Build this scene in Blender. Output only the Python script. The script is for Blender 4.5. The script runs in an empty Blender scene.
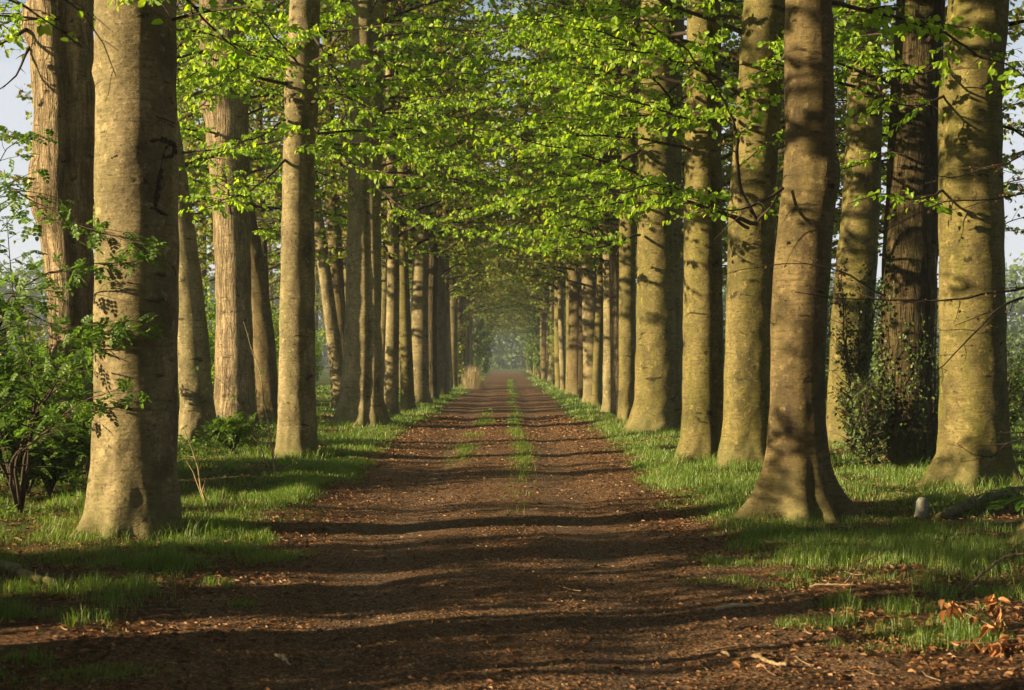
import bpy, math, random
import numpy as np
from mathutils import Vector

S = bpy.context.scene
COL = S.collection
F, CAMH, VX, VY = 1422.0, 1.6, 508.0, 362.0      # 50 mm lens, eye height, vanishing point of the avenue
R = math.radians
SUN_EL, SUN_BACK = 14.0, 19.0                    # sun: low on the left, slightly behind the viewer


def PX(px, py, Y):
    return np.array([(px - VX) * Y / F, Y, CAMH + (VY - py) * Y / F])


# ------------------------------------------------------------------ noise / ground height
def vnoise(x, y, seed=0):
    x = np.asarray(x, float); y = np.asarray(y, float)
    xi = np.floor(x).astype(np.int64); yi = np.floor(y).astype(np.int64)
    fx = x - xi; fy = y - yi
    fx = fx * fx * (3 - 2 * fx); fy = fy * fy * (3 - 2 * fy)

    def h(a, b):
        n = (a * 374761393 + b * 668265263 + seed * 974634777) & 0x7fffffff
        n = ((n ^ (n >> 13)) * 1274126177) & 0x7fffffff
        return ((n ^ (n >> 16)) & 0xffff) / 65535.0
    return (h(xi, yi) * (1 - fx) + h(xi + 1, yi) * fx) * (1 - fy) + (h(xi, yi + 1) * (1 - fx) + h(xi + 1, yi + 1) * fx) * fy


def sstep(a, b, x):
    t = np.clip((x - a) / (b - a), 0, 1)
    return t * t * (3 - 2 * t)


def path_c(y): return -0.17 + 0.06 * np.sin(y * 0.11)
def path_w(y): return 2.02 + 0.10 * np.sin(y * 0.23 + 1) + 0.0 * y


def gh(x, y):
    x = np.asarray(x, float); y = np.asarray(y, float)
    u = x - path_c(y)
    e = np.abs(u) - path_w(y) + 0.35 * (vnoise(x * 0 + np.sign(u) * 7, y * 0.6, 3) - 0.5)
    near = 0.35 + 0.65 * sstep(7, 12, y)
    z = 0.045 * near * sstep(-0.25, 0.55, e)
    out = sstep(0.0, 1.0, e)
    z = z + out * (0.07 * (vnoise(x * 0.5, y * 0.5, 5) - 0.5) + 0.06 * (vnoise(x * 1.7, y * 1.7, 6) - 0.5))
    inn = 1 - out
    z = z - inn * 0.035 * (np.exp(-((u - 0.95) / 0.38) ** 2) + np.exp(-((u + 0.95) / 0.38) ** 2))
    z = z + inn * 0.010 * (vnoise(x * 2.2, y * 1.3, 8) - 0.5) + inn * 0.015 * (vnoise(x * 6, y * 4, 9) - .5) + inn * .014 * (vnoise(x * 15, y * 12, 10) - .5)
    fade = 1 - sstep(60, 140, np.hypot(x, y - 20))
    return z * (0.35 + 0.65 * fade)


def g0(x, y): return float(gh(np.array([x]), np.array([y]))[0])


# ------------------------------------------------------------------ mesh builder
class MB:
    def __init__(self):
        self.v = []; self.f = []; self.m = []; self.n = 0

    def add(self, V, Fs, mat=0):
        V = np.asarray(V, float).reshape(-1, 3)
        for a in (Fs if isinstance(Fs, list) else [Fs]):
            a = np.asarray(a, np.int64)
            if len(a):
                self.f.append(a + self.n); self.m.append(mat)
        self.v.append(V); self.n += len(V)

    def mesh(self, name, mats, smooth=True):
        me = bpy.data.meshes.new(name)
        V = np.concatenate(self.v) if self.v else np.zeros((0, 3))
        me.vertices.add(len(V)); me.vertices.foreach_set('co', V.astype(np.float32).ravel())
        if not self.f: return me
        tot = np.concatenate([np.full(len(a), a.shape[1]) for a in self.f])
        idx = np.concatenate([a.ravel() for a in self.f])
        mi = np.concatenate([np.full(len(a), m) for a, m in zip(self.f, self.m)])
        st = np.concatenate([[0], np.cumsum(tot)[:-1]])
        me.loops.add(len(idx)); me.loops.foreach_set('vertex_index', idx.astype(np.int32))
        me.polygons.add(len(tot)); me.polygons.foreach_set('loop_start', st.astype(np.int32))
        for m in mats: me.materials.append(m)
        me.polygons.foreach_set('material_index', mi.astype(np.int32))
        me.polygons.foreach_set('use_smooth', np.full(len(tot), smooth))
        me.update(calc_edges=True)
        return me

    def build(self, name, mats, parent=None, smooth=True):
        if not isinstance(mats, (list, tuple)): mats = [mats]
        o = bpy.data.objects.new(name, self.mesh(name, mats, smooth))
        COL.objects.link(o)
        if parent: o.parent = parent
        return o


def nrm(a): return a / np.maximum(np.linalg.norm(a, axis=-1, keepdims=True), 1e-9)


def tubes(mb, P, Rr, k=3, mat=0, cap=False):
    """P (T,n,3) centre lines, Rr (T,n) radii -> T tubes of k sides"""
    P = np.asarray(P, float); Rr = np.asarray(Rr, float)
    T, n, _ = P.shape
    t = np.gradient(P, axis=1); t = nrm(t)
    ref = np.where(np.abs(nrm(P[:, -1] - P[:, 0])[:, 2:3]) > 0.8, np.array([[1., 0.1, 0]]), np.array([[0, 0, 1.]]))
    u = nrm(np.cross(t, ref[:, None, :])); w = np.cross(t, u)
    a = np.arange(k) * 2 * math.pi / k
    ring = u[:, :, None, :] * np.cos(a)[None, None, :, None] + w[:, :, None, :] * np.sin(a)[None, None, :, None]
    V = P[:, :, None, :] + ring * Rr[:, :, None, None]
    i = np.arange(n - 1)[:, None] * k; j = np.arange(k)[None, :]; j2 = (j + 1) % k
    q = np.stack([i + j, i + j2, i + k + j2, i + k + j], -1).reshape(-1, 4)
    Q = (np.arange(T)[:, None, None] * (n * k) + q[None]).reshape(-1, 4)
    fs = [Q]
    if cap:
        c = np.stack([np.arange(k)[::-1], (n - 1) * k + np.arange(k)])
        fs.append((np.arange(T)[:, None, None] * (n * k) + c[None]).reshape(-1, k))
    mb.add(V, fs, mat)


def spline(pts, n):
    pts = np.asarray(pts, float)
    d = np.concatenate([[0], np.cumsum(np.linalg.norm(np.diff(pts, axis=0), axis=1))])
    s = np.linspace(0, d[-1], n)
    # catmull-rom through the points
    m = np.gradient(pts, d, axis=0) if len(pts) > 2 else np.tile((pts[1] - pts[0]) / d[-1], (2, 1))
    k = np.clip(np.searchsorted(d, s, side='right') - 1, 0, len(d) - 2)
    h = (d[k + 1] - d[k])[:, None]; t = ((s - d[k])[:, None]) / h
    a = pts[k]; b = pts[k + 1]
    return (2 * t**3 - 3 * t**2 + 1) * a + (t**3 - 2 * t**2 + t) * h * m[k] + (-2 * t**3 + 3 * t**2) * b + (t**3 - t**2) * h * m[k + 1]


LEAF_U = np.array([0, .28, .68, 1, .68, .28]); LEAF_V = np.array([0, .36, .31, 0, -.31, -.36])
LEAF_W = np.array([0, .09, .06, -.08, .06, .09])
LEAF_F = np.array([[0, 1, 2, 3], [0, 3, 4, 5]])


def leaves(mb, p, d, nn, s, mat=0, U=LEAF_U, Vv=LEAF_V, W=LEAF_W, Fc=LEAF_F):
    """one folded leaf per row: p base, d axis, nn rough normal, s length"""
    p = np.asarray(p); d = nrm(np.asarray(d)); side = nrm(np.cross(d, nn)); n2 = np.cross(side, d)
    V = p[:, None, :] + s[:, None, None] * (d[:, None, :] * U[None, :, None] + side[:, None, :] * Vv[None, :, None] + n2[:, None, :] * W[None, :, None])
    k = len(U)
    Q = (np.arange(len(p))[:, None, None] * k + Fc[None]).reshape(-1, Fc.shape[1])
    mb.add(V, Q, mat)


DU = np.array([0, .15, .40, .70, 1, .70, .40, .15]); DV = np.array([0, .20, .27, .2, 0, -.2, -.27, -.20]); DW = np.array([0, .10, .16, .08, -.1, .08, .16, .10])
DF = np.array([[0, 1, 2, 6], [0, 6, 7, 0], [2, 3, 5, 6], [3, 4, 5, 3]])
DFq = np.array([[0, 1, 2], [0, 2, 4], [2, 3, 4], [0, 4, 6], [4, 5, 6], [0, 6, 7]])

# ------------------------------------------------------------------ materials
def new_mat(name):
    m = bpy.data.materials.new(name); m.use_nodes = True
    nt = m.node_tree; nt.nodes.clear()
    out = nt.nodes.new('ShaderNodeOutputMaterial')
    return m, nt, out


def nd(nt, typ, **kw):
    n = nt.nodes.new(typ)
    for k, v in kw.items():
        if k.startswith('i_'):
            n.inputs[k[2:].replace('_', ' ')].default_value = v
        else:
            setattr(n, k, v)
    return n


def ramp(nt, fac, stops, interp='LINEAR'):
    r = nt.nodes.new('ShaderNodeValToRGB'); r.color_ramp.interpolation = interp
    el = r.color_ramp.elements
    while len(el) < len(stops): el.new(0.5)
    for e, (p, c) in zip(el, stops):
        e.position = p; e.color = (*c, 1) if len(c) == 3 else c
    nt.links.new(fac, r.inputs[0])
    return r.outputs[0]


def noise(nt, vec, scale, detail=4, rough=0.55, dist=0.0):
    n = nd(nt, 'ShaderNodeTexNoise'); n.inputs['Scale'].default_value = scale
    n.inputs['Detail'].default_value = detail; n.inputs['Roughness'].default_value = rough; n.inputs['Distortion'].default_value = dist
    nt.links.new(vec, n.inputs['Vector'])
    return n.outputs['Fac']


def mapping(nt, vec, scale, loc=None):
    m = nd(nt, 'ShaderNodeMapping'); m.inputs['Scale'].default_value = scale
    nt.links.new(vec, m.inputs['Vector'])
    if loc is not None: nt.links.new(loc, m.inputs['Location'])
    return m.outputs[0]


def mix(nt, fac, a, b, mode='MIX'):
    m = nd(nt, 'ShaderNodeMix', data_type='RGBA', blend_type=mode)
    for s, v in ((0, fac), (6, a), (7, b)):
        if hasattr(v, 'is_linked'): nt.links.new(v, m.inputs[s])
        elif s == 0: m.inputs[0].default_value = v
        else: m.inputs[s].default_value = (*v, 1)
    return m.outputs[2]


def mth(nt, op, a, b=0.0, c=None, clamp=False):
    m = nd(nt, 'ShaderNodeMath', operation=op, use_clamp=clamp)
    for i, v in enumerate((a, b, c)):
        if v is None: continue
        if hasattr(v, 'is_linked'): nt.links.new(v, m.inputs[i])
        else: m.inputs[i].default_value = v
    return m.outputs[0]


def finish(nt, out, col, rough=0.85, height=None, bump=0.4, dist=0.02, spec=0.25):
    b = nd(nt, 'ShaderNodeBsdfPrincipled')
    if hasattr(col, 'is_linked'): nt.links.new(col, b.inputs['Base Color'])
    else: b.inputs['Base Color'].default_value = (*col, 1)
    b.inputs['Roughness'].default_value = rough; b.inputs['Specular IOR Level'].default_value = spec
    if height is not None:
        bp = nd(nt, 'ShaderNodeBump'); bp.inputs['Strength'].default_value = bump; bp.inputs['Distance'].default_value = dist
        nt.links.new(height, bp.inputs['Height']); nt.links.new(bp.outputs[0], b.inputs['Normal'])
    nt.links.new(b.outputs[0], out.inputs[0])


def bark(name, pale, mid, dark, algae, algae_amt=0.5, rough_bark=False):
    m, nt, out = new_mat(name)
    tc = nd(nt, 'ShaderNodeTexCoord'); oi = nd(nt, 'ShaderNodeObjectInfo')
    off = nd(nt, 'ShaderNodeCombineXYZ')
    rr = mth(nt, 'MULTIPLY', oi.outputs['Random'], 57.0)
    for i in range(3): nt.links.new(rr, off.inputs[i])
    o = tc.outputs['Object']
    big = noise(nt, mapping(nt, o, (1.5, 1.5, .9), off.outputs[0]), 1.6, 8, .66)
    streak = noise(nt, mapping(nt, o, (7, 7, .5), off.outputs[0]), 1.0, 5, .6)
    fine = noise(nt, mapping(nt, o, (14, 14, 40), off.outputs[0]), 1.0, 6, .65)
    wrink = noise(nt, mapping(nt, o, (2.2, 2.2, 26), off.outputs[0]), 1.0, 4, .6, .4)
    scar = noise(nt, mapping(nt, o, (3.2, 3.2, 9), off.outputs[0]), 1.0, 3, .5, .6)
    c = ramp(nt, big, [(.34, dark), (.47, mid), (.60, pale)])
    c = mix(nt, mth(nt, 'MULTIPLY', ramp(nt, streak, [(.42, (0, 0, 0)), (.66, (1, 1, 1))]), algae_amt), c, algae)
    c = mix(nt, ramp(nt, fine, [(.35, (.5, .5, .5)), (.60, (0, 0, 0))]), c, tuple(x * .45 for x in mid))
    c = mix(nt, ramp(nt, scar, [(.65, (0, 0, 0)), (.69, (.85, .85, .85))]), c, tuple(x * .35 for x in dark))
    c = mix(nt, ramp(nt, wrink, [(.36, (.45, .45, .45)), (.46, (0, 0, 0))]), c, tuple(x * .5 for x in mid))
    spk = noise(nt, mapping(nt, o, (1, 1, .8), off.outputs[0]), 30, 3, .6)
    c = mix(nt, ramp(nt, spk, [(.34, (.7, .7, .7)), (.42, (0, 0, 0))]), c, tuple(x * .8 for x in dark))
    lich = noise(nt, mapping(nt, o, (1, 1, 1), off.outputs[0]), 9, 6, .7)
    c = mix(nt, ramp(nt, lich, [(.57, (0, 0, 0)), (.64, (.55, .55, .55))]), c, tuple(min(.5, x * 1.35) for x in pale))
    # green moss towards the foot
    sep = nd(nt, 'ShaderNodeSeparateXYZ'); nt.links.new(o, sep.inputs[0])
    low = ramp(nt, mth(nt, 'ADD', mth(nt, 'MULTIPLY', sep.outputs[2], .9), mth(nt, 'MULTIPLY', big, .9)), [(.45, (.75, .75, .75)), (.95, (0, 0, 0))])
    c = mix(nt, low, c, mix(nt, fine, (.05, .055, .02), (.20, .18, .08)))
    hb = mth(nt, 'ADD', mth(nt, 'ADD', mth(nt, 'MULTIPLY', fine, .6), mth(nt, 'MULTIPLY', wrink, .55)), mth(nt, 'MULTIPLY', lich, .5))
    if rough_bark:
        rid = noise(nt, mapping(nt, o, (13, 13, 1.6), off.outputs[0]), 1.0, 4, .6, 1.2)
        rr2 = ramp(nt, rid, [(.36, (0, 0, 0)), (.58, (1, 1, 1))])
        c = mix(nt, mth(nt, 'MULTIPLY', mth(nt, 'SUBTRACT', 1.0, rr2), .55), c, tuple(x * .35 for x in dark))
        hb = mth(nt, 'ADD', mth(nt, 'MULTIPLY', rr2, 1.4), mth(nt, 'MULTIPLY', fine, .4))
    finish(nt, out, c, .82, hb, .85 if rough_bark else .8, .04 if rough_bark else .028, .15)
    return m


M = {}
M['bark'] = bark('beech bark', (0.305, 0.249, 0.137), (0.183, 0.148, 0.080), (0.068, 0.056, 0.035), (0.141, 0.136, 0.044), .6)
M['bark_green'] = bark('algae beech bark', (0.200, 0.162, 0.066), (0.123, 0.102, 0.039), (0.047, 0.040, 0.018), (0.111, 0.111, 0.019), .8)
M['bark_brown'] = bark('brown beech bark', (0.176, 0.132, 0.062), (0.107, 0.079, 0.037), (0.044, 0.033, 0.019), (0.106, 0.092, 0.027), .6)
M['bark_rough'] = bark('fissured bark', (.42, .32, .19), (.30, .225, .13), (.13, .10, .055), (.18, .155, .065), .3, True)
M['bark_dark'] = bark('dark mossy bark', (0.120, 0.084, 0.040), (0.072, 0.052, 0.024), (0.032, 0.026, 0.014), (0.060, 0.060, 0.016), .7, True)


def leafmat(name, cols, trans, tfac=.5, gloss=.035, grough=.5):
    m, nt, out = new_mat(name)
    g = nd(nt, 'ShaderNodeNewGeometry')
    c = ramp(nt, g.outputs['Random Per Island'], [(i / max(1, len(cols) - 1), x) for i, x in enumerate(cols)])
    d = nd(nt, 'ShaderNodeBsdfDiffuse'); t = nd(nt, 'ShaderNodeBsdfTranslucent'); gl = nd(nt, 'ShaderNodeBsdfGlossy')
    nt.links.new(c, d.inputs[0]); gl.inputs['Roughness'].default_value = grough; gl.inputs[0].default_value = (.6, .6, .55, 1)
    nt.links.new(mix(nt, 1.0, c, trans, 'MULTIPLY'), t.inputs[0])
    a = nd(nt, 'ShaderNodeMixShader'); a.inputs[0].default_value = tfac
    nt.links.new(d.outputs[0], a.inputs[1]); nt.links.new(t.outputs[0], a.inputs[2])
    b = nd(nt, 'ShaderNodeMixShader'); b.inputs[0].default_value = gloss
    nt.links.new(a.outputs[0], b.inputs[1]); nt.links.new(gl.outputs[0], b.inputs[2])
    nt.links.new(b.outputs[0], out.inputs[0])
    return m


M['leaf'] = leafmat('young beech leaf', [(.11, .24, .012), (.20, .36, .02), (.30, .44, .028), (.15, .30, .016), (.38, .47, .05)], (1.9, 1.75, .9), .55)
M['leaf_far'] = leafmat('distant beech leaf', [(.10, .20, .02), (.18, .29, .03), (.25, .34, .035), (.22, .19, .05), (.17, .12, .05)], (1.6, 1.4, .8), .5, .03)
M['leaf_dark'] = leafmat('shrub leaf', [(.05, .10, .018), (.08, .15, .022), (.12, .19, .03)], (1.6, 1.6, .8), .42)
M['leaf_elder'] = leafmat('elder leaf', [(.06, .13, .025), (.09, .18, .03), (.13, .22, .04)], (1.6, 1.6, .9), .45)
M['leaf_holly'] = leafmat('holly leaf', [(.025, .055, .012), (.04, .075, .016), (.10, .12, .02)], (1.2, 1.3, .6), .15, .05, .5)
M['bud'] = leafmat('brown bud', [(.20, .10, .035), (.30, .15, .06), (.16, .08, .03)], (1.3, 1.1, .8), .3)
M['dead'] = leafmat('dead beech leaf', [(.22, .09, .03), (.40, .18, .065), (.52, .28, .12), (.28, .12, .045), (.14, .06, .025)], (1.3, 1.0, .7), .22, .05)
M['litter'] = leafmat('leaf litter', [(.06, .028, .013), (.15, .068, .028), (.27, .135, .058), (.085, .04, .02), (.12, .06, .03), (.40, .24, .12)], (1.2, 1.0, .7), .12, .04)
M['grass'] = leafmat('grass blade', [(.05, .11, .01), (.085, .18, .015), (.13, .24, .02), (.07, .15, .014), (.11, .21, .018), (.17, .25, .03), (.28, .24, .09)], (1.6, 1.6, .7), .42, .06)
M['straw'] = leafmat('dry grass blade', [(.24, .20, .10), (.32, .26, .14), (.18, .16, .075)], (1.2, 1.1, .8), .3, .04)
M['fern'] = leafmat('fresh compound leaf', [(.10, .24, .03), (.14, .30, .04)], (1.7, 1.7, .9), .45)


def plain(name, col, var=.5, scale=9, rough=.85, bump=.5):
    m, nt, out = new_mat(name)
    tc = nd(nt, 'ShaderNodeTexCoord')
    n = noise(nt, tc.outputs['Object'], scale, 5, .6)
    c = ramp(nt, n, [(.3, tuple(x * (1 - var) for x in col)), (.7, tuple(x * (1 + var) for x in col))])
    finish(nt, out, c, rough, n, bump, .01)
    return m


M['twig'] = plain('twig bark', (.045, .032, .022), .4, 20)
M['twig_pale'] = plain('pale sapling bark', (.30, .23, .13), .35, 14)
M['scar'] = plain('dark bark wound', (.035, .028, .02), .7, 45, .95, 1.0)
M['stone'] = plain('weathered grey stone', (.17, .17, .15), .4, 25)
M['deadwood'] = plain('dead wood', (.22, .155, .09), .7, 25)
M['mosswood'] = plain('mossy dead wood', (.13, .11, .045), .75, 14, .9, 1.0)
M['slab'] = plain('bleached bark piece', (.36, .29, .18), .4, 16)


def soil_mats():
    # bare path: trodden humus with crumbs of last year's leaves
    m, nt, out = new_mat('path soil')
    g = nd(nt, 'ShaderNodeNewGeometry'); P = g.outputs['Position']
    a = noise(nt, mapping(nt, P, (.7, .35, 1)), 1.2, 5, .6)
    b = noise(nt, P, 9, 6, .7)
    c3 = noise(nt, P, 42, 4, .7)
    vo = nd(nt, 'ShaderNodeTexVoronoi'); vo.inputs['Scale'].default_value = 34; nt.links.new(P, vo.inputs['Vector'])
    vb = nd(nt, 'ShaderNodeTexVoronoi'); vb.inputs['Scale'].default_value = 75; nt.links.new(P, vb.inputs['Vector'])
    c = ramp(nt, a, [(.32, (.085, .053, .035)), (.5, (.150, .085, .046)), (.68, (.185, .12, .076))])
    c = mix(nt, ramp(nt, b, [(.36, (.75, .75, .75)), (.58, (0, 0, 0))]), c, (.055, .034, .022))
    sxp = nd(nt, 'ShaderNodeSeparateXYZ'); nt.links.new(P, sxp.inputs[0])
    ux = mth(nt, 'ADD', mth(nt, 'ABSOLUTE', mth(nt, 'ADD', sxp.outputs[0], .17)), mth(nt, 'MULTIPLY', mth(nt, 'SUBTRACT', a, .5), 1.2))
    trk = ramp(nt, ux, [(.45, (0, 0, 0)), (.75, (.75, .75, .75)), (1.05, (.75, .75, .75)), (1.4, (0, 0, 0))])
    c = mix(nt, trk, c, mix(nt, c3, (.085, .062, .045), (.15, .108, .078)))
    sp = nd(nt, 'ShaderNodeSeparateColor'); nt.links.new(vo.outputs['Color'], sp.inputs[0])
    c = mix(nt, ramp(nt, sp.outputs[0], [(.70, (0, 0, 0)), (.74, (.75, .75, .75))]), c, (.21, .105, .05))
    sp2 = nd(nt, 'ShaderNodeSeparateColor'); nt.links.new(vb.outputs['Color'], sp2.inputs[0])
    c = mix(nt, ramp(nt, sp2.outputs[1], [(.86, (0, 0, 0)), (.88, (.8, .8, .8))]), c, (.33, .22, .13))
    c = mix(nt, ramp(nt, sp2.outputs[2], [(.80, (0, 0, 0)), (.83, (.8, .8, .8))]), c, (.035, .022, .015))
    h = mth(nt, 'ADD', mth(nt, 'MULTIPLY', b, 1.0), mth(nt, 'ADD', mth(nt, 'MULTIPLY', c3, .45), mth(nt, 'MULTIPLY', vo.outputs['Distance'], .35)))
    finish(nt, out, c, .93, h, .9, .05, .12)
    M['path'] = m
    # woodland floor: humus, moss, litter; meadow green further out
    m, nt, out = new_mat('woodland ground')
    g = nd(nt, 'ShaderNodeNewGeometry'); P = g.outputs['Position']
    a = noise(nt, P, .9, 5, .6); b = noise(nt, P, 11, 6, .7); c3 = noise(nt, P, 45, 4, .7)
    vo = nd(nt, 'ShaderNodeTexVoronoi'); vo.inputs['Scale'].default_value = 26; nt.links.new(P, vo.inputs['Vector'])
    sp = nd(nt, 'ShaderNodeSeparateColor'); nt.links.new(vo.outputs['Color'], sp.inputs[0])
    c = ramp(nt, a, [(.35, (.065, .040, .025)), (.65, (.105, .065, .036))])
    c = mix(nt, ramp(nt, b, [(.36, (.7, .7, .7)), (.58, (0, 0, 0))]), c, (.035, .024, .016))
    c = mix(nt, ramp(nt, sp.outputs[0], [(.66, (0, 0, 0)), (.70, (.75, .75, .75))]), c, (.19, .09, .04))
    gr = mix(nt, b, (.035, .065, .012), (.08, .13, .025))
    sx = nd(nt, 'ShaderNodeSeparateXYZ'); nt.links.new(P, sx.inputs[0])
    far = mth(nt, 'ADD', ramp(nt, mth(nt, 'MULTIPLY', mth(nt, 'ABSOLUTE', sx.outputs[0]), .05), [(.5, (0, 0, 0)), (.8, (1, 1, 1))]),
              ramp(nt, mth(nt, 'MULTIPLY', sx.outputs[1], .01), [(.12, (0, 0, 0)), (.30, (.75, .75, .75))]), clamp=True)
    patch = ramp(nt, mth(nt, 'ADD', a, mth(nt, 'MULTIPLY', far, .5)), [(.50, (0, 0, 0)), (.62, (.8, .8, .8))])
    yfac = ramp(nt, mth(nt, 'MULTIPLY', sx.outputs[1], .02), [(.20, (0, 0, 0)), (.26, (1, 1, 1))])
    c = mix(nt, mth(nt, 'MULTIPLY', patch, yfac), c, gr)
    h = mth(nt, 'ADD', b, mth(nt, 'ADD', mth(nt, 'MULTIPLY', c3, .4), mth(nt, 'MULTIPLY', vo.outputs['Distance'], .4)))
    finish(nt, out, c, .95, h, .9, .05, .1)
    M['ground'] = m


soil_mats()


# ------------------------------------------------------------------ tagging
def tag(o, label=None, cat=None, group=None, kind=None):
    if label: o['label'] = label
    if cat: o['category'] = cat
    if group: o['group'] = group
    if kind: o['kind'] = kind
    return o


def empty(name, loc, label, cat, group=None):
    o = bpy.data.objects.new(name, None); COL.objects.link(o)
    o.location = loc; o.empty_display_size = .2
    return tag(o, label, cat, group)


# ------------------------------------------------------------------ the setting
def grid_sheet(xs, ys, dz=0.0):
    X, Y = np.meshgrid(xs, ys)
    Z = gh(X, Y) + dz
    V = np.stack([X, Y, Z], -1).reshape(-1, 3)
    nx, ny = len(xs), len(ys)
    i = (np.arange(ny - 1)[:, None] * nx + np.arange(nx - 1)[None, :]).ravel()
    return V, np.stack([i, i + 1, i + nx + 1, i + nx], -1)


xs = np.unique(np.concatenate([-np.geomspace(10, 240, 24), np.linspace(-10, -3.4, 44), np.linspace(-3.4, 3.4, 110), np.linspace(3.4, 10, 44), np.geomspace(10, 240, 24)]))
ys = np.unique(np.concatenate([np.linspace(-70, 4, 26), np.linspace(4, 30, 300), np.linspace(30, 80, 200), np.geomspace(80, 400, 60)]))
mb = MB(); mb.add(*grid_sheet(xs, ys)); tag(mb.build('ground', M['ground']), kind='structure')
# the path is a sheet 4 mm above it with an uneven edge
ysp = np.concatenate([np.linspace(-10, 4, 12), np.linspace(4.2, 30, 330), np.linspace(30.2, 90, 240), np.linspace(91, 235, 140)])
us = np.linspace(-1, 1, 64)
Yp, Up = np.meshgrid(ysp, us, indexing='ij')
Wl = path_w(Yp) + .10 + .45 * (vnoise(Yp * 0 + 3, Yp * .9, 11) - .5) + .25 * (vnoise(Yp * 0 + 3, Yp * 3.1, 12) - .5)
Wr = path_w(Yp) + .05 + .45 * (vnoise(Yp * 0 + 9, Yp * .9, 13) - .5) + .25 * (vnoise(Yp * 0 + 9, Yp * 3.1, 14) - .5)
Xp = path_c(Yp) + np.where(Up < 0, Up * Wl, Up * Wr)
Vp = np.stack([Xp, Yp, gh(Xp, Yp) + .006], -1).reshape(-1, 3)
n2 = len(us); i = (np.arange(len(ysp) - 1)[:, None] * n2 + np.arange(n2 - 1)[None]).ravel()
mb = MB(); mb.add(Vp, np.stack([i, i + 1, i + n2 + 1, i + n2], -1)); tag(mb.build('path', M['path']), kind='structure')


# ------------------------------------------------------------------ trees
def trunk_arrays(zs, cx, cy, rad, rng, flare=.16, nroot=5, flute=.03, knots=(), k=44, fl_h=.22, groove=(), roots=None):
    """swept rings with root flare, gentle flutes, knots (z, angle, size, height) and grooves (angle, width, depth)"""
    th = np.arange(k) * 2 * math.pi / k
    Z, TH = np.meshgrid(zs, th, indexing='ij')
    r = np.repeat(rad[:, None], k, 1)
    m = 1 + flute * np.cos(2 * TH + rng.uniform(0, 6) + .35 * Z) + flute * .7 * np.cos(3 * TH + rng.uniform(0, 6) - .25 * Z)
    m += .012 * np.sin(Z * 5.1 + 3 * np.cos(TH + rng.uniform(0, 6))) + .010 * np.sin(Z * 11 + 4 * np.sin(2 * TH + rng.uniform(0, 6)))
    lobes = np.zeros_like(Z)
    for (a0, am) in (roots or ()):
        lobes = np.maximum(lobes, am * np.exp(-(np.angle(np.exp(1j * (TH - a0))) / .26) ** 2))
    for q in range(0 if roots else nroot):
        a0 = 2 * math.pi * (q + rng.uniform(-.25, .25)) / nroot + rng.uniform(0, 1)
        d = np.angle(np.exp(1j * (TH - a0)))
        lobes = np.maximum(lobes, rng.uniform(.7, 1.25) * np.exp(-(d / .36) ** 2))
    zz = np.maximum(Z, -.1)
    m += flare * np.exp(-zz / fl_h) * (.12 + 1.6 * lobes) + flare * .35 * np.exp(-zz / .9) * lobes
    sd = int(rng.integers(0, 999))
    lump = (vnoise(np.cos(TH) * 2.2 + 5 + np.sin(TH) * .7, Z * 2.6 + np.sin(TH) * 2.2, sd) - .5) * .6 + (vnoise(np.cos(TH) * 6 + 9, Z * 7 + np.sin(TH) * 6, sd + 1) - .5) * .4
    m += lump * (.36 * np.exp(-zz / .32) + .045)
    for (kz, ka, ks, kh) in knots:
        d = np.angle(np.exp(1j * (TH - ka))) * r
        e = np.sqrt((d / ks) ** 2 + ((Z - kz) / (ks * 1.25)) ** 2)
        m += kh / r * np.exp(-e ** 2) + .35 * kh / r * np.exp(-((e - 1.15) / .16) ** 2)
    for (ga, gw, gd) in groove:
        d = np.angle(np.exp(1j * (TH - ga - .12 * np.sin(Z * .7))))
        m -= gd * np.exp(-(d / gw) ** 2)
    V = np.stack([cx[:, None] + r * m * np.cos(TH), cy[:, None] + r * m * np.sin(TH), Z], -1)
    n = len(zs); i = np.arange(n - 1)[:, None] * k; j = np.arange(k)[None]; j2 = (j + 1) % k
    return V.reshape(-1, 3), np.stack([i + j, i + j2, i + k + j2, i + k + j], -1).reshape(-1, 4)


def ztrack(top):
    return np.concatenate([np.arange(-.3, 1.2, .05), np.arange(1.2, 9, .12), np.arange(9, top + .01, .6)])


class Limb:
    """collects the wood and the leaves of one limb"""
    def __init__(self): self.wood = MB(); self.leaf = MB()


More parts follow.
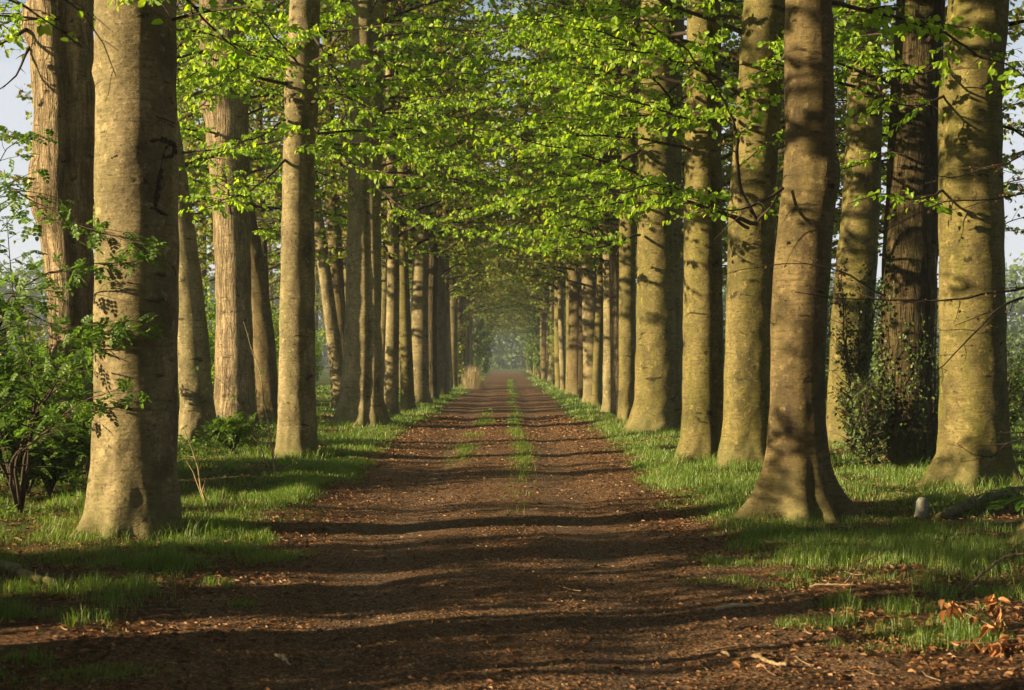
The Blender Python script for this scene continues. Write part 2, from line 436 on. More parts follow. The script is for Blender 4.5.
def grow(L, rng, pts, r0, side_sp=.24, side_len=.9, leaf_sp=.044, leaf=.092, droop=.16, start=.15, twig_sp=.13, mlv=0, mwd=0, flat=.22, dens=1.0, k=6, tip=True):
    pts = np.asarray(pts, float)
    length = np.linalg.norm(np.diff(pts, axis=0), axis=1).sum()
    n = max(5, int(length / .16))
    A = spline(pts, n)
    jit = np.cumsum(rng.normal(0, .012, (n, 3)), 0); jit -= np.linspace(0, 1, n)[:, None] * jit[-1] * .5
    A = A + jit; A[0] = pts[0]
    rr = r0 * (1 - np.linspace(0, 1, n) ** .8 * .93) + .002
    tubes(L.wood, A[None], rr[None], k, mwd)
    T = nrm(np.gradient(A, axis=0))
    seg = length / (n - 1)
    s = start * length; sg = rng.choice([-1, 1])
    SP, SR, tw, twr = [], [], [], []
    lp, ld = [], []
    while s < length:
        i = min(int(s / seg), n - 2); fr = s / seg - i
        p = A[i] * (1 - fr) + A[i + 1] * fr; t = T[i]; rel = s / length
        sd = np.cross(t, [0, 0, 1.]); sd /= max(1e-6, np.linalg.norm(sd))
        ln = side_len * (1.0 - .62 * rel) * rng.uniform(.5, 1.25) * min(1, .55 + 1.6 * rel)
        d = t * rng.uniform(.45, .85) + sg * sd * rng.uniform(.6, 1.0) + np.array([0, 0, 1]) * rng.normal(.05, flat)
        d /= np.linalg.norm(d)
        q = np.linspace(0, 1, 4)[:, None]
        B = p + d * ln * q + t * ln * .18 * q ** 2 - np.array([0, 0, 1]) * droop * ln * q ** 2 + rng.normal(0, .03 * ln, (4, 3)) * q
        SP.append(B); SR.append(np.linspace(min(.011, rr[i] * .6), .0018, 4))
        # secondary twigs
        m = int(ln / twig_sp); s2 = rng.choice([-1, 1]); dv = rng.choice([.25, .9, 1.3, 1.7]) * dens
        for j in range(m):
            f = (j + rng.uniform(.3, .9)) / (m + .3)
            b = B[0] * 0 + (1 - f) ** 2 * B[0] + 2 * f * (1 - f) * (1.5 * B[1] - .25 * B[0] - .25 * B[3]) + f * f * B[3]
            sd2 = np.cross(d, [0, 0, 1.]); sd2 /= max(1e-6, np.linalg.norm(sd2))
            l2 = rng.uniform(.10, .34) * (1.15 - .6 * f) * min(1.2, ln)
            d2 = d * .7 + s2 * sd2 * rng.uniform(.5, .9) + np.array([0, 0, 1]) * rng.normal(0, .25)
            d2 /= np.linalg.norm(d2)
            q3 = np.linspace(0, 1, 3)[:, None]
            tw.append(b + d2 * l2 * q3 - np.array([0, 0, 1]) * .12 * l2 * q3 ** 2)
            s2 = -s2
            nl = int(l2 / leaf_sp * dv + rng.uniform(0, 1))
            for g in range(nl):
                f2 = (g + rng.uniform(.4, 1)) / nl if nl else 1
                lp.append(b + d2 * l2 * f2 + rng.normal(0, .008, 3)); ld.append(d2)
        nl = int(ln * .75 / leaf_sp * dv * .6)
        for g in range(nl):
            f = .3 + .7 * (g + rng.uniform(0, 1)) / nl
            b = (1 - f) ** 2 * B[0] + 2 * f * (1 - f) * (1.5 * B[1] - .25 * B[0] - .25 * B[3]) + f * f * B[3]
            lp.append(b + rng.normal(0, .012, 3)); ld.append(d)
        sg = -sg; s += side_sp * rng.uniform(.6, 1.4)
    if SP: tubes(L.wood, SP, SR, 4, mwd)
    if tw: tubes(L.wood, tw, np.tile(np.array([.0028, .002, .0012]), (len(tw), 1)), 3, mwd)
    if lp:
        lp = np.array(lp); ld = np.array(ld); c = len(lp)
        lat = nrm(np.cross(ld, rng.normal(0, .3, (c, 3)) + np.array([0, 0, 1])))
        d = ld * .55 + lat * rng.choice([-1, 1], (c, 1)) * rng.uniform(.3, .9, (c, 1)) + np.array([0, 0, -1]) * rng.uniform(.1, 1.35, (c, 1)) + rng.normal(0, .2, (c, 3))
        nn = np.array([-.25, -.1, .22]) + rng.normal(0, .6, (c, 3))
        leaves(L.leaf, lp, d, nn, leaf * rng.uniform(.42, 1.25, c), mlv)


def rand_limb_pts(rng, z0, az, length, rise, base_r=.2, c=(0, 0), sag=.12):
    d = np.array([math.cos(az), math.sin(az), 0]); p0 = np.array([c[0], c[1], z0]) + d * base_r * .6
    q = np.linspace(0, 1, 6)
    side = np.array([-d[1], d[0], 0]) * rng.normal(0, .10) * length
    pts = p0 + d * length * q[:, None] + side * (q ** 2)[:, None]
    pts[:, 2] += length * (rise * q - sag * q ** 2 * 1.2) + rng.normal(0, .05, 6) * q * length * .3
    return pts


# shared crowns of the trees whose crowns stand high or far away
def crown_mesh(name, seed, z0, z1, nl, reach, leaf, side_sp, leaf_sp, mats, dens=1.0, twig_sp=.22):
    rng = np.random.default_rng(seed); L = Limb()
    for i in range(nl):
        f = (i + rng.uniform(0, 1)) / nl
        z = z0 + (z1 - z0) * f
        ln = reach * (1 - .45 * f ** 1.5) * rng.uniform(.7, 1.15)
        grow(L, rng, rand_limb_pts(rng, z, i * 2.4 + rng.uniform(-.5, .5), ln, rng.uniform(.15, .55) + .5 * f), .05 * (1 - .4 * f) + .01,
             side_sp=side_sp, side_len=1.5, leaf_sp=leaf_sp, leaf=leaf, twig_sp=twig_sp, k=5, dens=dens, flat=.3)
    m = MB(); m.v = L.wood.v + L.leaf.v
    m.f = list(L.wood.f); m.m = [0] * len(L.wood.f)
    m.f += [a + L.wood.n for a in L.leaf.f]; m.m += [1] * len(L.leaf.f); m.n = L.wood.n + L.leaf.n
    return m.mesh(name, mats)


CROWN_NEAR = [crown_mesh('crown', 900 + i, 9.5, 20, 34, 4.6, .15, .36, .10, [M['twig'], M['leaf']]) for i in range(2)]
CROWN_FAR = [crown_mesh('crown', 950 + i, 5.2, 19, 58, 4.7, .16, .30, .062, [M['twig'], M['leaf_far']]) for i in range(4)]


def simple_trunk(seed, rad, lean, top=20):
    rng = np.random.default_rng(seed)
    zs = np.concatenate([np.arange(-.3, 1.0, .1), np.arange(1.0, top + .1, .5)])
    cx = lean[0] * zs / 10 + .05 * np.sin(zs * .5 + rng.uniform(0, 6)); cy = lean[1] * zs / 10 + .05 * np.sin(zs * .45 + rng.uniform(0, 6))
    r = rad * np.interp(zs, [0, 3, 10, top], [1, .95, .72, .2])
    m = MB(); m.add(*trunk_arrays(zs, cx, cy, r, rng, .25, 5, .04, k=20))
    return m


BARKS = ['bark', 'bark_green', 'bark_brown', 'bark_dark']
TRUNK_FAR = [simple_trunk(70 + i, r, ln).mesh('trunk', [M[b]]) for i, (r, ln, b) in enumerate([
    (.27, (.05, 0), 'bark'), (.21, (-.2, .1), 'bark_green'), (.33, (.1, 0), 'bark'), (.22, (.25, -.1), 'bark_dark'), (.36, (-.05, .1), 'bark_brown'), (.25, (.15, .1), 'bark_green'),
    (.19, (-.3, .2), 'bark'), (.30, (.0, -.2), 'bark_green'), (.24, (-.15, -.1), 'bark_brown'), (.28, (.2, .15), 'bark_green'), (.23, (.1, -.25), 'bark_rough')])]

TREES = {}


def near_tree(name, key, label, cat, Y, prof, mat, seed, group=None, flare=.20, nroot=5, flute=.03, knots=(), groove=(), limbs=(), nrand=0,
              zr=(4.5, 9), side=1, lenr=(3, 5), leaf=.092, lsp=.044, sidesp=.20, crown=True, top=20, fl_h=.22, yw=.05, mlv='leaf', dens=1.0, azspread=1.2, roots=None):
    """a tree built from its measured outline (py, left, right) at distance Y"""
    rng = np.random.default_rng(seed)
    prof = sorted(prof, key=lambda a: -a[0])
    bx = ((prof[0][1] + prof[0][2]) / 2 - VX) * Y / F
    bz = g0(bx, Y)
    root = empty(name, (bx, Y, bz), label, cat, group)
    pz = np.array([CAMH + (VY - a[0]) * Y / F for a in prof]) - bz
    pc = np.array([((a[1] + a[2]) / 2 - VX) * Y / F for a in prof]) - bx
    pr = np.array([(a[2] - a[1]) / 2 * Y / F for a in prof])
    zs = ztrack(top)
    zt = pz[-1]
    slope = (pc[-1] - pc[-2]) / max(.1, pz[-1] - pz[-2])
    slope = float(np.clip(slope, -.12, .12))
    cx = np.interp(zs, pz, pc) + np.where(zs > zt, slope * (1 - np.exp(-(np.maximum(zs - zt, 0)) / 4)) * 4, 0)
    rad = np.interp(zs, pz, pr) * np.where(zs > zt, 1 - .78 * np.clip((zs - zt) / (top - zt), 0, 1), 1)
    w = np.array([1, 2, 3, 2, 1.]) / 9
    sm = lambda a: np.convolve(np.pad(a, 2, mode='edge'), w, 'valid')
    cx, rad = sm(sm(cx)), sm(sm(rad))
    cy = yw * np.sin(zs * .6 + rng.uniform(0, 6))
    rad = rad / (1 + .25 * flare * np.exp(-np.maximum(zs, -.1) / fl_h))
    kn = []
    for (kpx, kpy, ks, kh) in knots:
        z = CAMH + (VY - kpy) * Y / F - bz
        c = np.interp(z, zs, cx); rr = np.interp(z, zs, rad)
        sx = np.clip(((kpx - VX) * Y / F - bx - c) / rr, -.97, .97)
        kn.append((z, math.atan2(-math.sqrt(1 - sx * sx), sx), ks, kh))
    rk = np.random.default_rng(seed + 500)
    for _ in range(9):
        kn.append((rk.uniform(.5, 7), rk.uniform(-3.0, -.2), rk.uniform(.035, .085), rk.uniform(.012, .030) * rk.choice([1, 1, -.7])))
    m = MB(); m.add(*trunk_arrays(zs, cx, cy, rad, rng, flare, nroot, flute, kn, fl_h=fl_h, groove=groove, roots=roots, k=64))
    m.build('trunk', M[mat], root)
    axis = lambda z: (float(np.interp(z, zs, cx)), float(np.interp(z, zs, cy)), float(np.interp(z, zs, rad)))
    off = np.array([bx, Y, bz])
    mlm = M[mlv]
    for spec in limbs:
        L = Limb(); kw = dict(spec[2]) if len(spec) > 2 else {}
        wm = M[kw.pop('wood', 'twig')]; lm = M[kw.pop('lm', mlv)]
        pts = np.array([PX(*p) for p in spec[0]]) - off
        kw.setdefault('leaf', leaf); kw.setdefault('leaf_sp', lsp); kw.setdefault('side_sp', sidesp)
        grow(L, rng, pts, spec[1], **kw)
        o = L.wood.build('limb', wm, root)
        if L.leaf.n: L.leaf.build('foliage', lm, o, smooth=False)
    nrand = int(nrand * 2.1)
    for i in range(nrand):
        z = zr[0] + (zr[1] - zr[0]) * (i + rng.uniform(0, 1)) / nrand
        az = (0 if side > 0 else math.pi) + rng.uniform(-azspread, azspread) if rng.uniform() < .74 else rng.uniform(0, 6.28)
        ax, ay, ar = axis(z)
        L = Limb()
        grow(L, rng, rand_limb_pts(rng, z, az, rng.uniform(*lenr), rng.uniform(.0, .42), ar, (ax, ay)), rng.uniform(.022, .04), leaf=leaf, leaf_sp=lsp, side_sp=sidesp, side_len=1.05, dens=dens)
        o = L.wood.build('limb', M['twig'], root)
        if L.leaf.n: L.leaf.build('foliage', mlm, o, smooth=False)
    if crown:
        c = bpy.data.objects.new('crown', CROWN_NEAR[seed % 2]); COL.objects.link(c); c.parent = root
        c.location = (axis(12)[0], 0, 0); c.rotation_euler = (0, 0, rng.uniform(0, 6.28))
    TREES[key] = (root, axis, off)
    return root


INL, INR, OUL, OUR = 'beeches of the left inner row', 'beeches of the right inner row', 'trees of the left outer row', 'trees of the right outer row'
B = 'beech_tree'

near_tree(B, 'L1', 'thick smooth beech at front left with a dark bark wound shaped like an arrow', 'tree', 13.0,
          [(0, 98, 176), (100, 97, 177), (250, 95, 178), (400, 93, 176), (480, 90, 176), (515, 88, 178), (535, 84, 181)], 'bark', 11, INL,
          flare=.15, roots=[(-2.6, 1.0), (-1.75, .7), (-.95, .8), (-.2, .9), (1, 1), (2, 1)], flute=.02, knots=[(152, 230, .12, .012), (150, 118, .10, .015)], fl_h=.18,
          limbs=[([(172, 20, 12.9), (215, 10, 12.6), (265, 2, 12.2), (320, -8, 11.9)], .014, dict(side_len=.5, dens=.8)),
                 ([(110, -30, 12.8), (140, -2, 12.0), (165, 12, 11.5), (185, 40, 11.2)], .012, dict(side_len=.45, dens=.9, start=.3)),
                 ([(172, -10, 13.2), (215, 35, 14), (250, 55, 14.6), (300, 62, 15)], .014, dict(side_len=.7))],
          nrand=5, zr=(5.3, 8.5), side=1)
near_tree('rough_barked_tree', 'L0', 'fissured double trunk with a dark right stem beside the front left beech', 'tree', 18.5,
          [(0, 29, 92), (60, 31, 94), (110, 36, 96), (170, 33, 93), (200, 32, 91), (225, 40, 91), (300, 50, 92), (400, 51, 92), (460, 48, 94), (485, 42, 97)], 'bark_rough', 12, OUL,
          flare=.12, flute=.05, knots=[(38, 195, .22, .06), (22, 26, .14, .12)], groove=[(-1.05, .20, .28), (-2.2, .15, .06)],
          limbs=[([(31, 45, 18.3), (14, 78, 17.9), (-12, 98, 17.6)], .02, dict(side_len=.3, dens=.3)), ([(30, 27, 18.3), (0, 42, 17.8), (-25, 62, 17.6)], .03, dict(side_len=.8)),
                 ([(60, 18, 18.1), (10, 17, 17.4), (-40, 14, 17)], .025, dict(side_len=.9))],
          nrand=5, zr=(6, 9), side=-1)
near_tree(B, 'L2', 'slim leaning beech half hidden behind the arrow-scarred beech', 'tree', 26.8,
          [(100, 152, 176), (180, 161, 187), (250, 168, 197), (330, 176, 207), (400, 181, 213), (447, 179, 220)], 'bark', 13, OUL, flare=.12,
          nrand=6, zr=(4.6, 9), side=1, lenr=(2.5, 4))
near_tree('rough_barked_tree', 'L3', 'broad sunlit trunk with a sawn limb stub high on its left side', 'tree', 33.5,
          [(0, 201, 243), (70, 204, 247), (130, 207, 249), (200, 212, 250), (300, 216, 252), (400, 214, 256), (430, 209, 260)], 'bark_rough', 14, OUL, flare=.12, flute=.04,
          knots=[(226, 85, .28, .10), (203, 105, .2, .10)],
          limbs=[([(215, 92, 33.4), (200, 80, 33.2), (185, 72, 33), (172, 71, 32.8)], .13, dict(start=.97, wood='bark', tip=False))],
          nrand=9, zr=(4.6, 10.5), side=1, lenr=(2.5, 4.5), leaf=.10)
near_tree(B, 'L4', 'dark curved stem leaning left beside the broad stubbed trunk', 'tree', 36.0,
          [(150, 222, 241), (180, 228, 248), (260, 243, 264), (340, 254, 275), (400, 258, 279), (425, 257, 283)], 'bark_brown', 15, OUL, nrand=4, zr=(5, 9), side=-1, lenr=(2, 4), leaf=.10)
near_tree(B, 'L5', 'pale golden beech lit full on, second in the left inner row', 'tree', 23.2,
          [(0, 290, 319), (60, 286, 318), (110, 285, 318), (150, 283, 314), (250, 281, 315), (400, 278, 316), (450, 276, 318), (460, 273, 320)], 'bark', 16, INL, flare=.10, flute=.025,
          knots=[(312, 38, .10, .06), (284, 95, .1, .03)],
          limbs=[([(313, 62, 23.0), (341, 49, 22.6), (366, 49, 22.2), (384, 62, 21.8), (400, 90, 21.4)], .03, dict(side_len=.9)),
                 ([(313, 35, 23.0), (345, 95, 21.6), (380, 115, 20.4), (440, 128, 19.6)], .025, dict(side_len=1.0)),
                 ([(313, 150, 23.0), (340, 145, 22), (400, 140, 21), (470, 135, 20.3)], .025, dict(side_len=1.0)),
                 ([(285, 120, 23.0), (262, 135, 21.6), (230, 150, 20.2), (195, 170, 19.2)], .022, dict(side_len=.9)),
                 ([(285, 160, 23.0), (255, 185, 21.8), (220, 200, 20.6), (185, 215, 19.8)], .022, dict(side_len=.9)),
                 ([(285, 60, 23.0), (262, 62, 21), (225, 75, 19), (190, 100, 18)], .022, dict(side_len=.9)),
                 ([(315, 128, 22.9), (345, 160, 21.8), (385, 175, 21), (430, 175, 20.3)], .02, dict(side_len=.9))],
          nrand=8, zr=(5.2, 10), side=1)
near_tree(B, 'L6', 'thick fluted beech with a deep groove, third in the left inner row', 'tree', 34.5,
          [(0, 352, 384), (100, 350, 384), (200, 347, 382), (330, 345, 382), (400, 341, 384), (428, 336, 388)], 'bark', 17, INL, flute=.05, groove=[(-1.25, .13, .22)],
          limbs=[([(380, 130, 34), (420, 150, 32), (470, 165, 30), (520, 175, 28.5)], .035, dict(side_len=1.2, leaf=.10)),
                 ([(380, 190, 34), (420, 215, 32), (470, 232, 30.5), (515, 242, 29.5)], .03, dict(side_len=1.1, leaf=.10)),
                 ([(350, 110, 34), (335, 130, 32), (310, 150, 30.5), (280, 165, 29.5)], .03, dict(side_len=1.0, leaf=.10))],
          nrand=13, zr=(5.4, 12), side=1, lenr=(3, 5.5), leaf=.10)
near_tree(B, 'T1', 'thin pale beech stem leaning right behind the grooved beech', 'tree', 47.0,
          [(180, 306, 318), (280, 320, 332), (350, 328, 342), (410, 333, 349)], 'bark', 18, OUL, nrand=6, zr=(5, 11), side=-1, leaf=.12, sidesp=.3)
near_tree(B, 'T2', 'thin upright stem close behind the grooved beech on its left', 'tree', 50.0,
          [(210, 326, 340), (300, 332, 345), (408, 338, 353)], 'bark_brown', 19, OUL, nrand=6, zr=(5, 11), side=-1, leaf=.12, sidesp=.3)
near_tree(B, 'R1', 'brown bulging beech with spreading roots, nearest on the right of the path', 'tree', 14.4,
          [(0, 787, 832), (60, 786, 834), (120, 787, 836), (170, 786, 837), (205, 781, 836), (250, 775, 832), (320, 771, 826), (400, 769, 823), (450, 766, 824), (490, 762, 830), (520, 757, 836)],
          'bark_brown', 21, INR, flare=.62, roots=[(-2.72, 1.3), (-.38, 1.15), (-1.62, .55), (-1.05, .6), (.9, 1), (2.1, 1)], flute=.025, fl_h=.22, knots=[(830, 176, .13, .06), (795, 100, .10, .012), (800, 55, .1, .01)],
          limbs=[([(783, 188, 14.2), (760, 205, 14.0), (735, 214, 13.6), (700, 205, 13.2)], .016, dict(side_len=.5, dens=.5))],
          nrand=5, zr=(5.2, 9), side=-1)
near_tree(B, 'R2', 'stout smooth beech at far right with an oval healed burl', 'tree', 17.8,
          [(0, 949, 1008), (50, 944, 1004), (100, 938, 999), (170, 938, 1000), (300, 940, 1003), (400, 941, 1005), (450, 938, 1007), (475, 935, 1009), (490, 932, 1012)], 'bark_green', 22, OUR,
          flare=.34, roots=[(-2.9, 1.2), (-1.9, .8), (-.5, .9), (.9, 1), (2, 1)], flute=.02, knots=[(960, 78, .20, .045), (998, 85, .08, .07)],
          limbs=[([(1003, 25, 17.8), (1018, 23, 17.6), (1060, 18, 17.2)], .035, dict(side_len=.8, dens=.6)),
                 ([(998, 85, 17.7), (1010, 90, 17.4), (1040, 80, 17), (1075, 100, 16.8)], .025, dict(side_len=1.0)),
                 ([(998, 125, 17.7), (1015, 130, 17.6), (1040, 150, 17.2), (1070, 150, 16.8)], .02, dict(side_len=.9)),
                 ([(946, 60, 17.7), (925, 72, 17.2), (900, 68, 16.8), (870, 80, 16.4)], .02, dict(side_len=.6)),
                 ([(946, 95, 17.7), (915, 110, 17.0), (885, 105, 16.5), (860, 120, 16.2)], .018, dict(side_len=.7)),
                 ([(944, 190, 17.7), (915, 200, 17.0), (880, 195, 16.4), (850, 205, 16.0)], .018, dict(side_len=.6))],
          nrand=4, zr=(6, 9), side=1)
near_tree(B, 'R3', 'dark mossy trunk behind the ivy, left of the stout burled beech', 'tree', 21.0,
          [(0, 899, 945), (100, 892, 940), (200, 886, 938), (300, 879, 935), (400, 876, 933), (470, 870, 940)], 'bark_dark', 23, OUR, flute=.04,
          limbs=[([(925, 45, 20.8), (945, 20, 20.4), (985, 5, 20)], .05, dict(side_len=.7, dens=.4)),
                 ([(893, 60, 20.8), (870, 50, 20.0), (845, 40, 19.4)], .02, dict(side_len=.9)),
                 ([(890, 150, 20.8), (868, 160, 20.0), (840, 170, 19.4)], .02, dict(side_len=.8))],
          nrand=5, zr=(5, 9), side=-1, lenr=(2, 3.5))
near_tree(B, 'R4', 'pale leaning trunk standing behind the glossy holly on the right', 'tree', 25.8,
          [(0, 847, 880), (100, 847, 882), (200, 842, 880), (300, 832, 875), (400, 828, 868), (450, 825, 870)], 'bark_green', 24, OUR,
          limbs=[([(850, 60, 25.5), (830, 60, 24.8), (805, 50, 24)], .02, dict(side_len=.9)),
                 ([(878, 85, 25.5), (892, 110, 24.6), (905, 120, 24)], .02, dict(side_len=.7))], nrand=5, zr=(4.8, 10), side=1, lenr=(2, 3.5))
near_tree(B, 'R5', 'greenish upright beech with a dark branch fork, second in right row', 'tree', 20.5,
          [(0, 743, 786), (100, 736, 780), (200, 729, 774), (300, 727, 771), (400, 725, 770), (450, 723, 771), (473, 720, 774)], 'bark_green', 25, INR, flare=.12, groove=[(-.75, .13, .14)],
          knots=[(757, 222, .09, .05)],
          limbs=[([(757, 222, 20.1), (741, 183, 19.8), (737, 138, 19.3), (709, 78, 18.6), (655, 28, 17.8), (620, 0, 17.2)], .032, dict(side_len=1.0, start=.2)),
                 ([(757, 224, 20.1), (709, 212, 19.6), (657, 188, 18.9), (600, 158, 18.3), (560, 146, 17.9), (500, 134, 17.4)], .032, dict(side_len=.95, start=.12)),
                 ([(748, 228, 20.1), (700, 196, 19.0), (655, 180, 18.2), (620, 190, 17.6), (570, 200, 17.2)], .024, dict(side_len=.8)),
                 ([(757, 222, 20.1), (772, 205, 19.6), (782, 190, 19.1), (795, 165, 18.6)], .02, dict(side_len=.5)),
                 ([(735, 120, 20.3), (690, 120, 19), (640, 105, 18), (580, 90, 17.2)], .026, dict(side_len=1.0)),
                 ([(735, 60, 20.3), (690, 50, 19), (640, 52, 18), (560, 40, 17.2)], .026, dict(side_len=1.0))],
          nrand=8, zr=(5, 9.5), side=-1)
near_tree(B, 'R6', 'slender twin-fluted beech next to the greenish forked one', 'tree', 22.5,
          [(0, 687, 722), (150, 684, 722), (300, 682, 722), (400, 682, 723), (463, 679, 727)], 'bark_green', 26, INR, flute=.05, groove=[(-1.1, .16, .26)],
          limbs=[([(690, 190, 22.2), (655, 200, 21), (610, 205, 20), (550, 215, 19)], .022, dict(side_len=.9)),
                 ([(690, 95, 22.2), (650, 104, 21), (615, 94, 20), (560, 80, 19.4)], .024, dict(side_len=1.0)),
                 ([(690, 150, 22.2), (640, 140, 21), (580, 135, 20), (510, 150, 19)], .026, dict(side_len=1.1))],
          nrand=8, zr=(5, 10), side=-1)
near_tree(B, 'R7', 'thick straight yellow-green beech where the right row closes up', 'tree', 31.0,
          [(0, 641, 684), (150, 637, 682), (300, 635, 680), (400, 634, 680), (435, 630, 684)], 'bark_green', 27, INR, flute=.045, nroot=6, groove=[(-.8, .18, .10)],
          limbs=[([(640, 150, 30.6), (600, 170, 29), (550, 185, 27.5), (490, 200, 26)], .035, dict(side_len=1.2, leaf=.10)),
                 ([(640, 205, 30.6), (600, 215, 29), (560, 230, 27.8), (520, 235, 27)], .028, dict(side_len=1.0, leaf=.10)),
                 ([(640, 235, 30.6), (590, 248, 29), (550, 250, 28), (505, 246, 27.4)], .028, dict(side_len=1.0, leaf=.10)),
                 ([(640, 90, 30.6), (590, 110, 29), (530, 125, 27.5), (470, 130, 26)], .035, dict(side_len=1.2, leaf=.10))],
          nrand=12, zr=(5, 12), side=-1, lenr=(3, 5.5), leaf=.10)
near_tree(B, 'R8', 'thin straight beech just left of the thick yellow-green one', 'tree', 36.0,
          [(0, 621, 636), (200, 620, 635), (400, 619, 636), (425, 617, 638)], 'bark_green', 28, INR, flute=.04,
          limbs=[([(622, 245, 35.8), (590, 235, 34), (550, 240, 32), (500, 225, 30)], .03, dict(side_len=1.1, leaf=.10))], nrand=10, zr=(4.8, 12), side=-1, lenr=(3, 5), leaf=.10)


# the rest of the avenue: two rows a side, copied from a few kinds
def far_tree(x, y, i, label, group, s=1.0, flip=0):
    rng = random.Random(i * 17 + 5)
    root = empty(B, (x, y, g0(x, y)), label, 'tree', group)
    root.rotation_euler = (0, 0, rng.uniform(0, 6.28)); root.scale = (s, s, s * rng.uniform(.95, 1.1))
    t = bpy.data.objects.new('trunk', TRUNK_FAR[i % len(TRUNK_FAR)]); COL.objects.link(t); t.parent = root
    c = bpy.data.objects.new('crown', CROWN_FAR[i % len(CROWN_FAR)]); COL.objects.link(c); c.parent = root
    c.rotation_euler = (0, 0, rng.uniform(0, 6.28))
    return root


far_lab = {
    'il': [('dark narrow beech touching the right side of the grooved beech', 40, .75), ('sunlit narrow beech just past the dark touching pair on the left', 45.5, 1.0),
           ('fifth sturdy trunk in left inner row, shadowed on its right', 53, 1.0)],
}
idx = 0
for lab, y, s in far_lab['il']:
    far_tree(-3.25, y, idx, lab, INL, s); idx += 1
ORD = ['second', 'third', 'fourth', 'fifth', 'sixth', 'seventh', 'eighth', 'ninth', 'tenth', 'eleventh']
for k, y in enumerate([60, 66, 72, 79, 86, 93, 100]):
    far_tree(-3.2 + .1 * math.sin(y), y, idx, f'{"nearest" if k == 0 else ORD[k - 1] + " nearest"} of the slim beeches in the shaded distance of the left inner row', INL); idx += 1
for k, y in enumerate([40.5, 44.5, 49, 54, 60, 66, 72, 78, 85, 92]):
    far_tree(3.12 + .06 * math.sin(y * 2), y, idx, f'{"first" if k == 0 else ORD[k - 1]} slim beech beyond the thin straight one in the right inner row', INR, .82 if k < 3 else 1.0); idx += 1
for side, lab, grp in ((-1, 'tiny hazy beech at the far end of the left inner row', 'far end of the left inner row'), (1, 'tiny hazy beech at the far end of the right inner row', 'far end of the right inner row')):
    for y in range(107, 226, 8):
        far_tree(side * 3.25 + .1 * math.sin(y), y + side, idx, lab, grp); idx += 1
for k, y in enumerate([43, 56, 64]):
    far_tree(-6.2, y, idx, f'{["nearest", "second", "third"][k]} slender outer row beech seen between the left inner trunks', OUL); idx += 1
for k, y in enumerate([35, 43, 52]):
    far_tree(6.2, y, idx, f'{["nearest", "second", "third"][k]} slender outer row beech seen between the right inner trunks', OUR); idx += 1
for side, grp in ((-1, 'far outer row on the left'), (1, 'far outer row on the right')):
    for y in range(74, 200, 12):
        far_tree(side * 6.3 + .2 * math.sin(y), y, idx, f'distant beech in the outer row, barely seen behind the {"left" if side < 0 else "right"} inner row', grp); idx += 1
# trees just outside the frame whose shade and branches reach into it
for key, lab, x, y, s in (('S0', 'beech before the picture on the left, shading the foreground path', -3.5, 4.6, 1.1), ('S1', 'outer beech left of the picture casting long shade', -6.4, 9.6, 1.1),
                          ('S2', 'beech left of the picture behind the elder shrub', -7.6, 6.0, 1.0), ('S3', 'outer beech left of the frame near the viewer', -9.5, 2.5, 1.2)):
    TREES[key] = far_tree(x, y, idx, lab, 'unseen shade trees', s); idx += 1

# bark wound on the front left beech: a dark hook and a long seam following the bark
root, axis, off = TREES['L1']
def on_bark(pts, key, Y):
    root, axis, off = TREES[key]; res = []
    for (px, py) in pts:
        z = CAMH + (VY - py) * (Y - .35) / F - off[2]
        cx, cy, r = axis(z)
        sx = float(np.clip(((px - VX) * (Y - .3) / F - off[0] - cx) / r, -.98, .98))
        res.append((cx + sx * r, cy - math.sqrt(1 - sx * sx) * r, z))
    return np.array(res)
mb = MB(); rw = np.random.default_rng(77)
for pts, rads, dep in (([(138, 153), (143, 146), (149, 141), (156, 138), (163, 138), (168, 143), (167, 150), (161, 156)], [.006, .016, .022, .034, .038, .030, .022, .008], .35),
                       ([(163, 143), (160, 156), (158, 168), (156, 178), (155, 188), (154, 198), (154, 206)], [.012, .012, .014, .030, .036, .034, .012], .35),
                       ([(146, 209), (152, 207), (157, 210), (164, 213)], [.006, .016, .016, .005], .4),
                       ([(150, 121), (158, 119), (170, 122)], [.003, .007, .003], .5), ([(112, 158), (120, 155), (128, 157)], [.004, .010, .004], .5)):
    n = 40; c = spline(on_bark(pts, 'L1', 13.0), n)
    rr = np.interp(np.linspace(0, 1, n), np.linspace(0, 1, len(rads)), rads) * (1 + .28 * rw.normal(0, 1, n)).clip(.4, 1.7)
    c[:, 1] += rr * .72                                    # sunk into the bark so that only a low rough ridge stands out
    c += rw.normal(0, .003, c.shape)
    tubes(mb, c[None], rr[None], 10)
tag(mb.build('bark_wound', M['scar'], root), 'black wound in the bark shaped like an arrow')

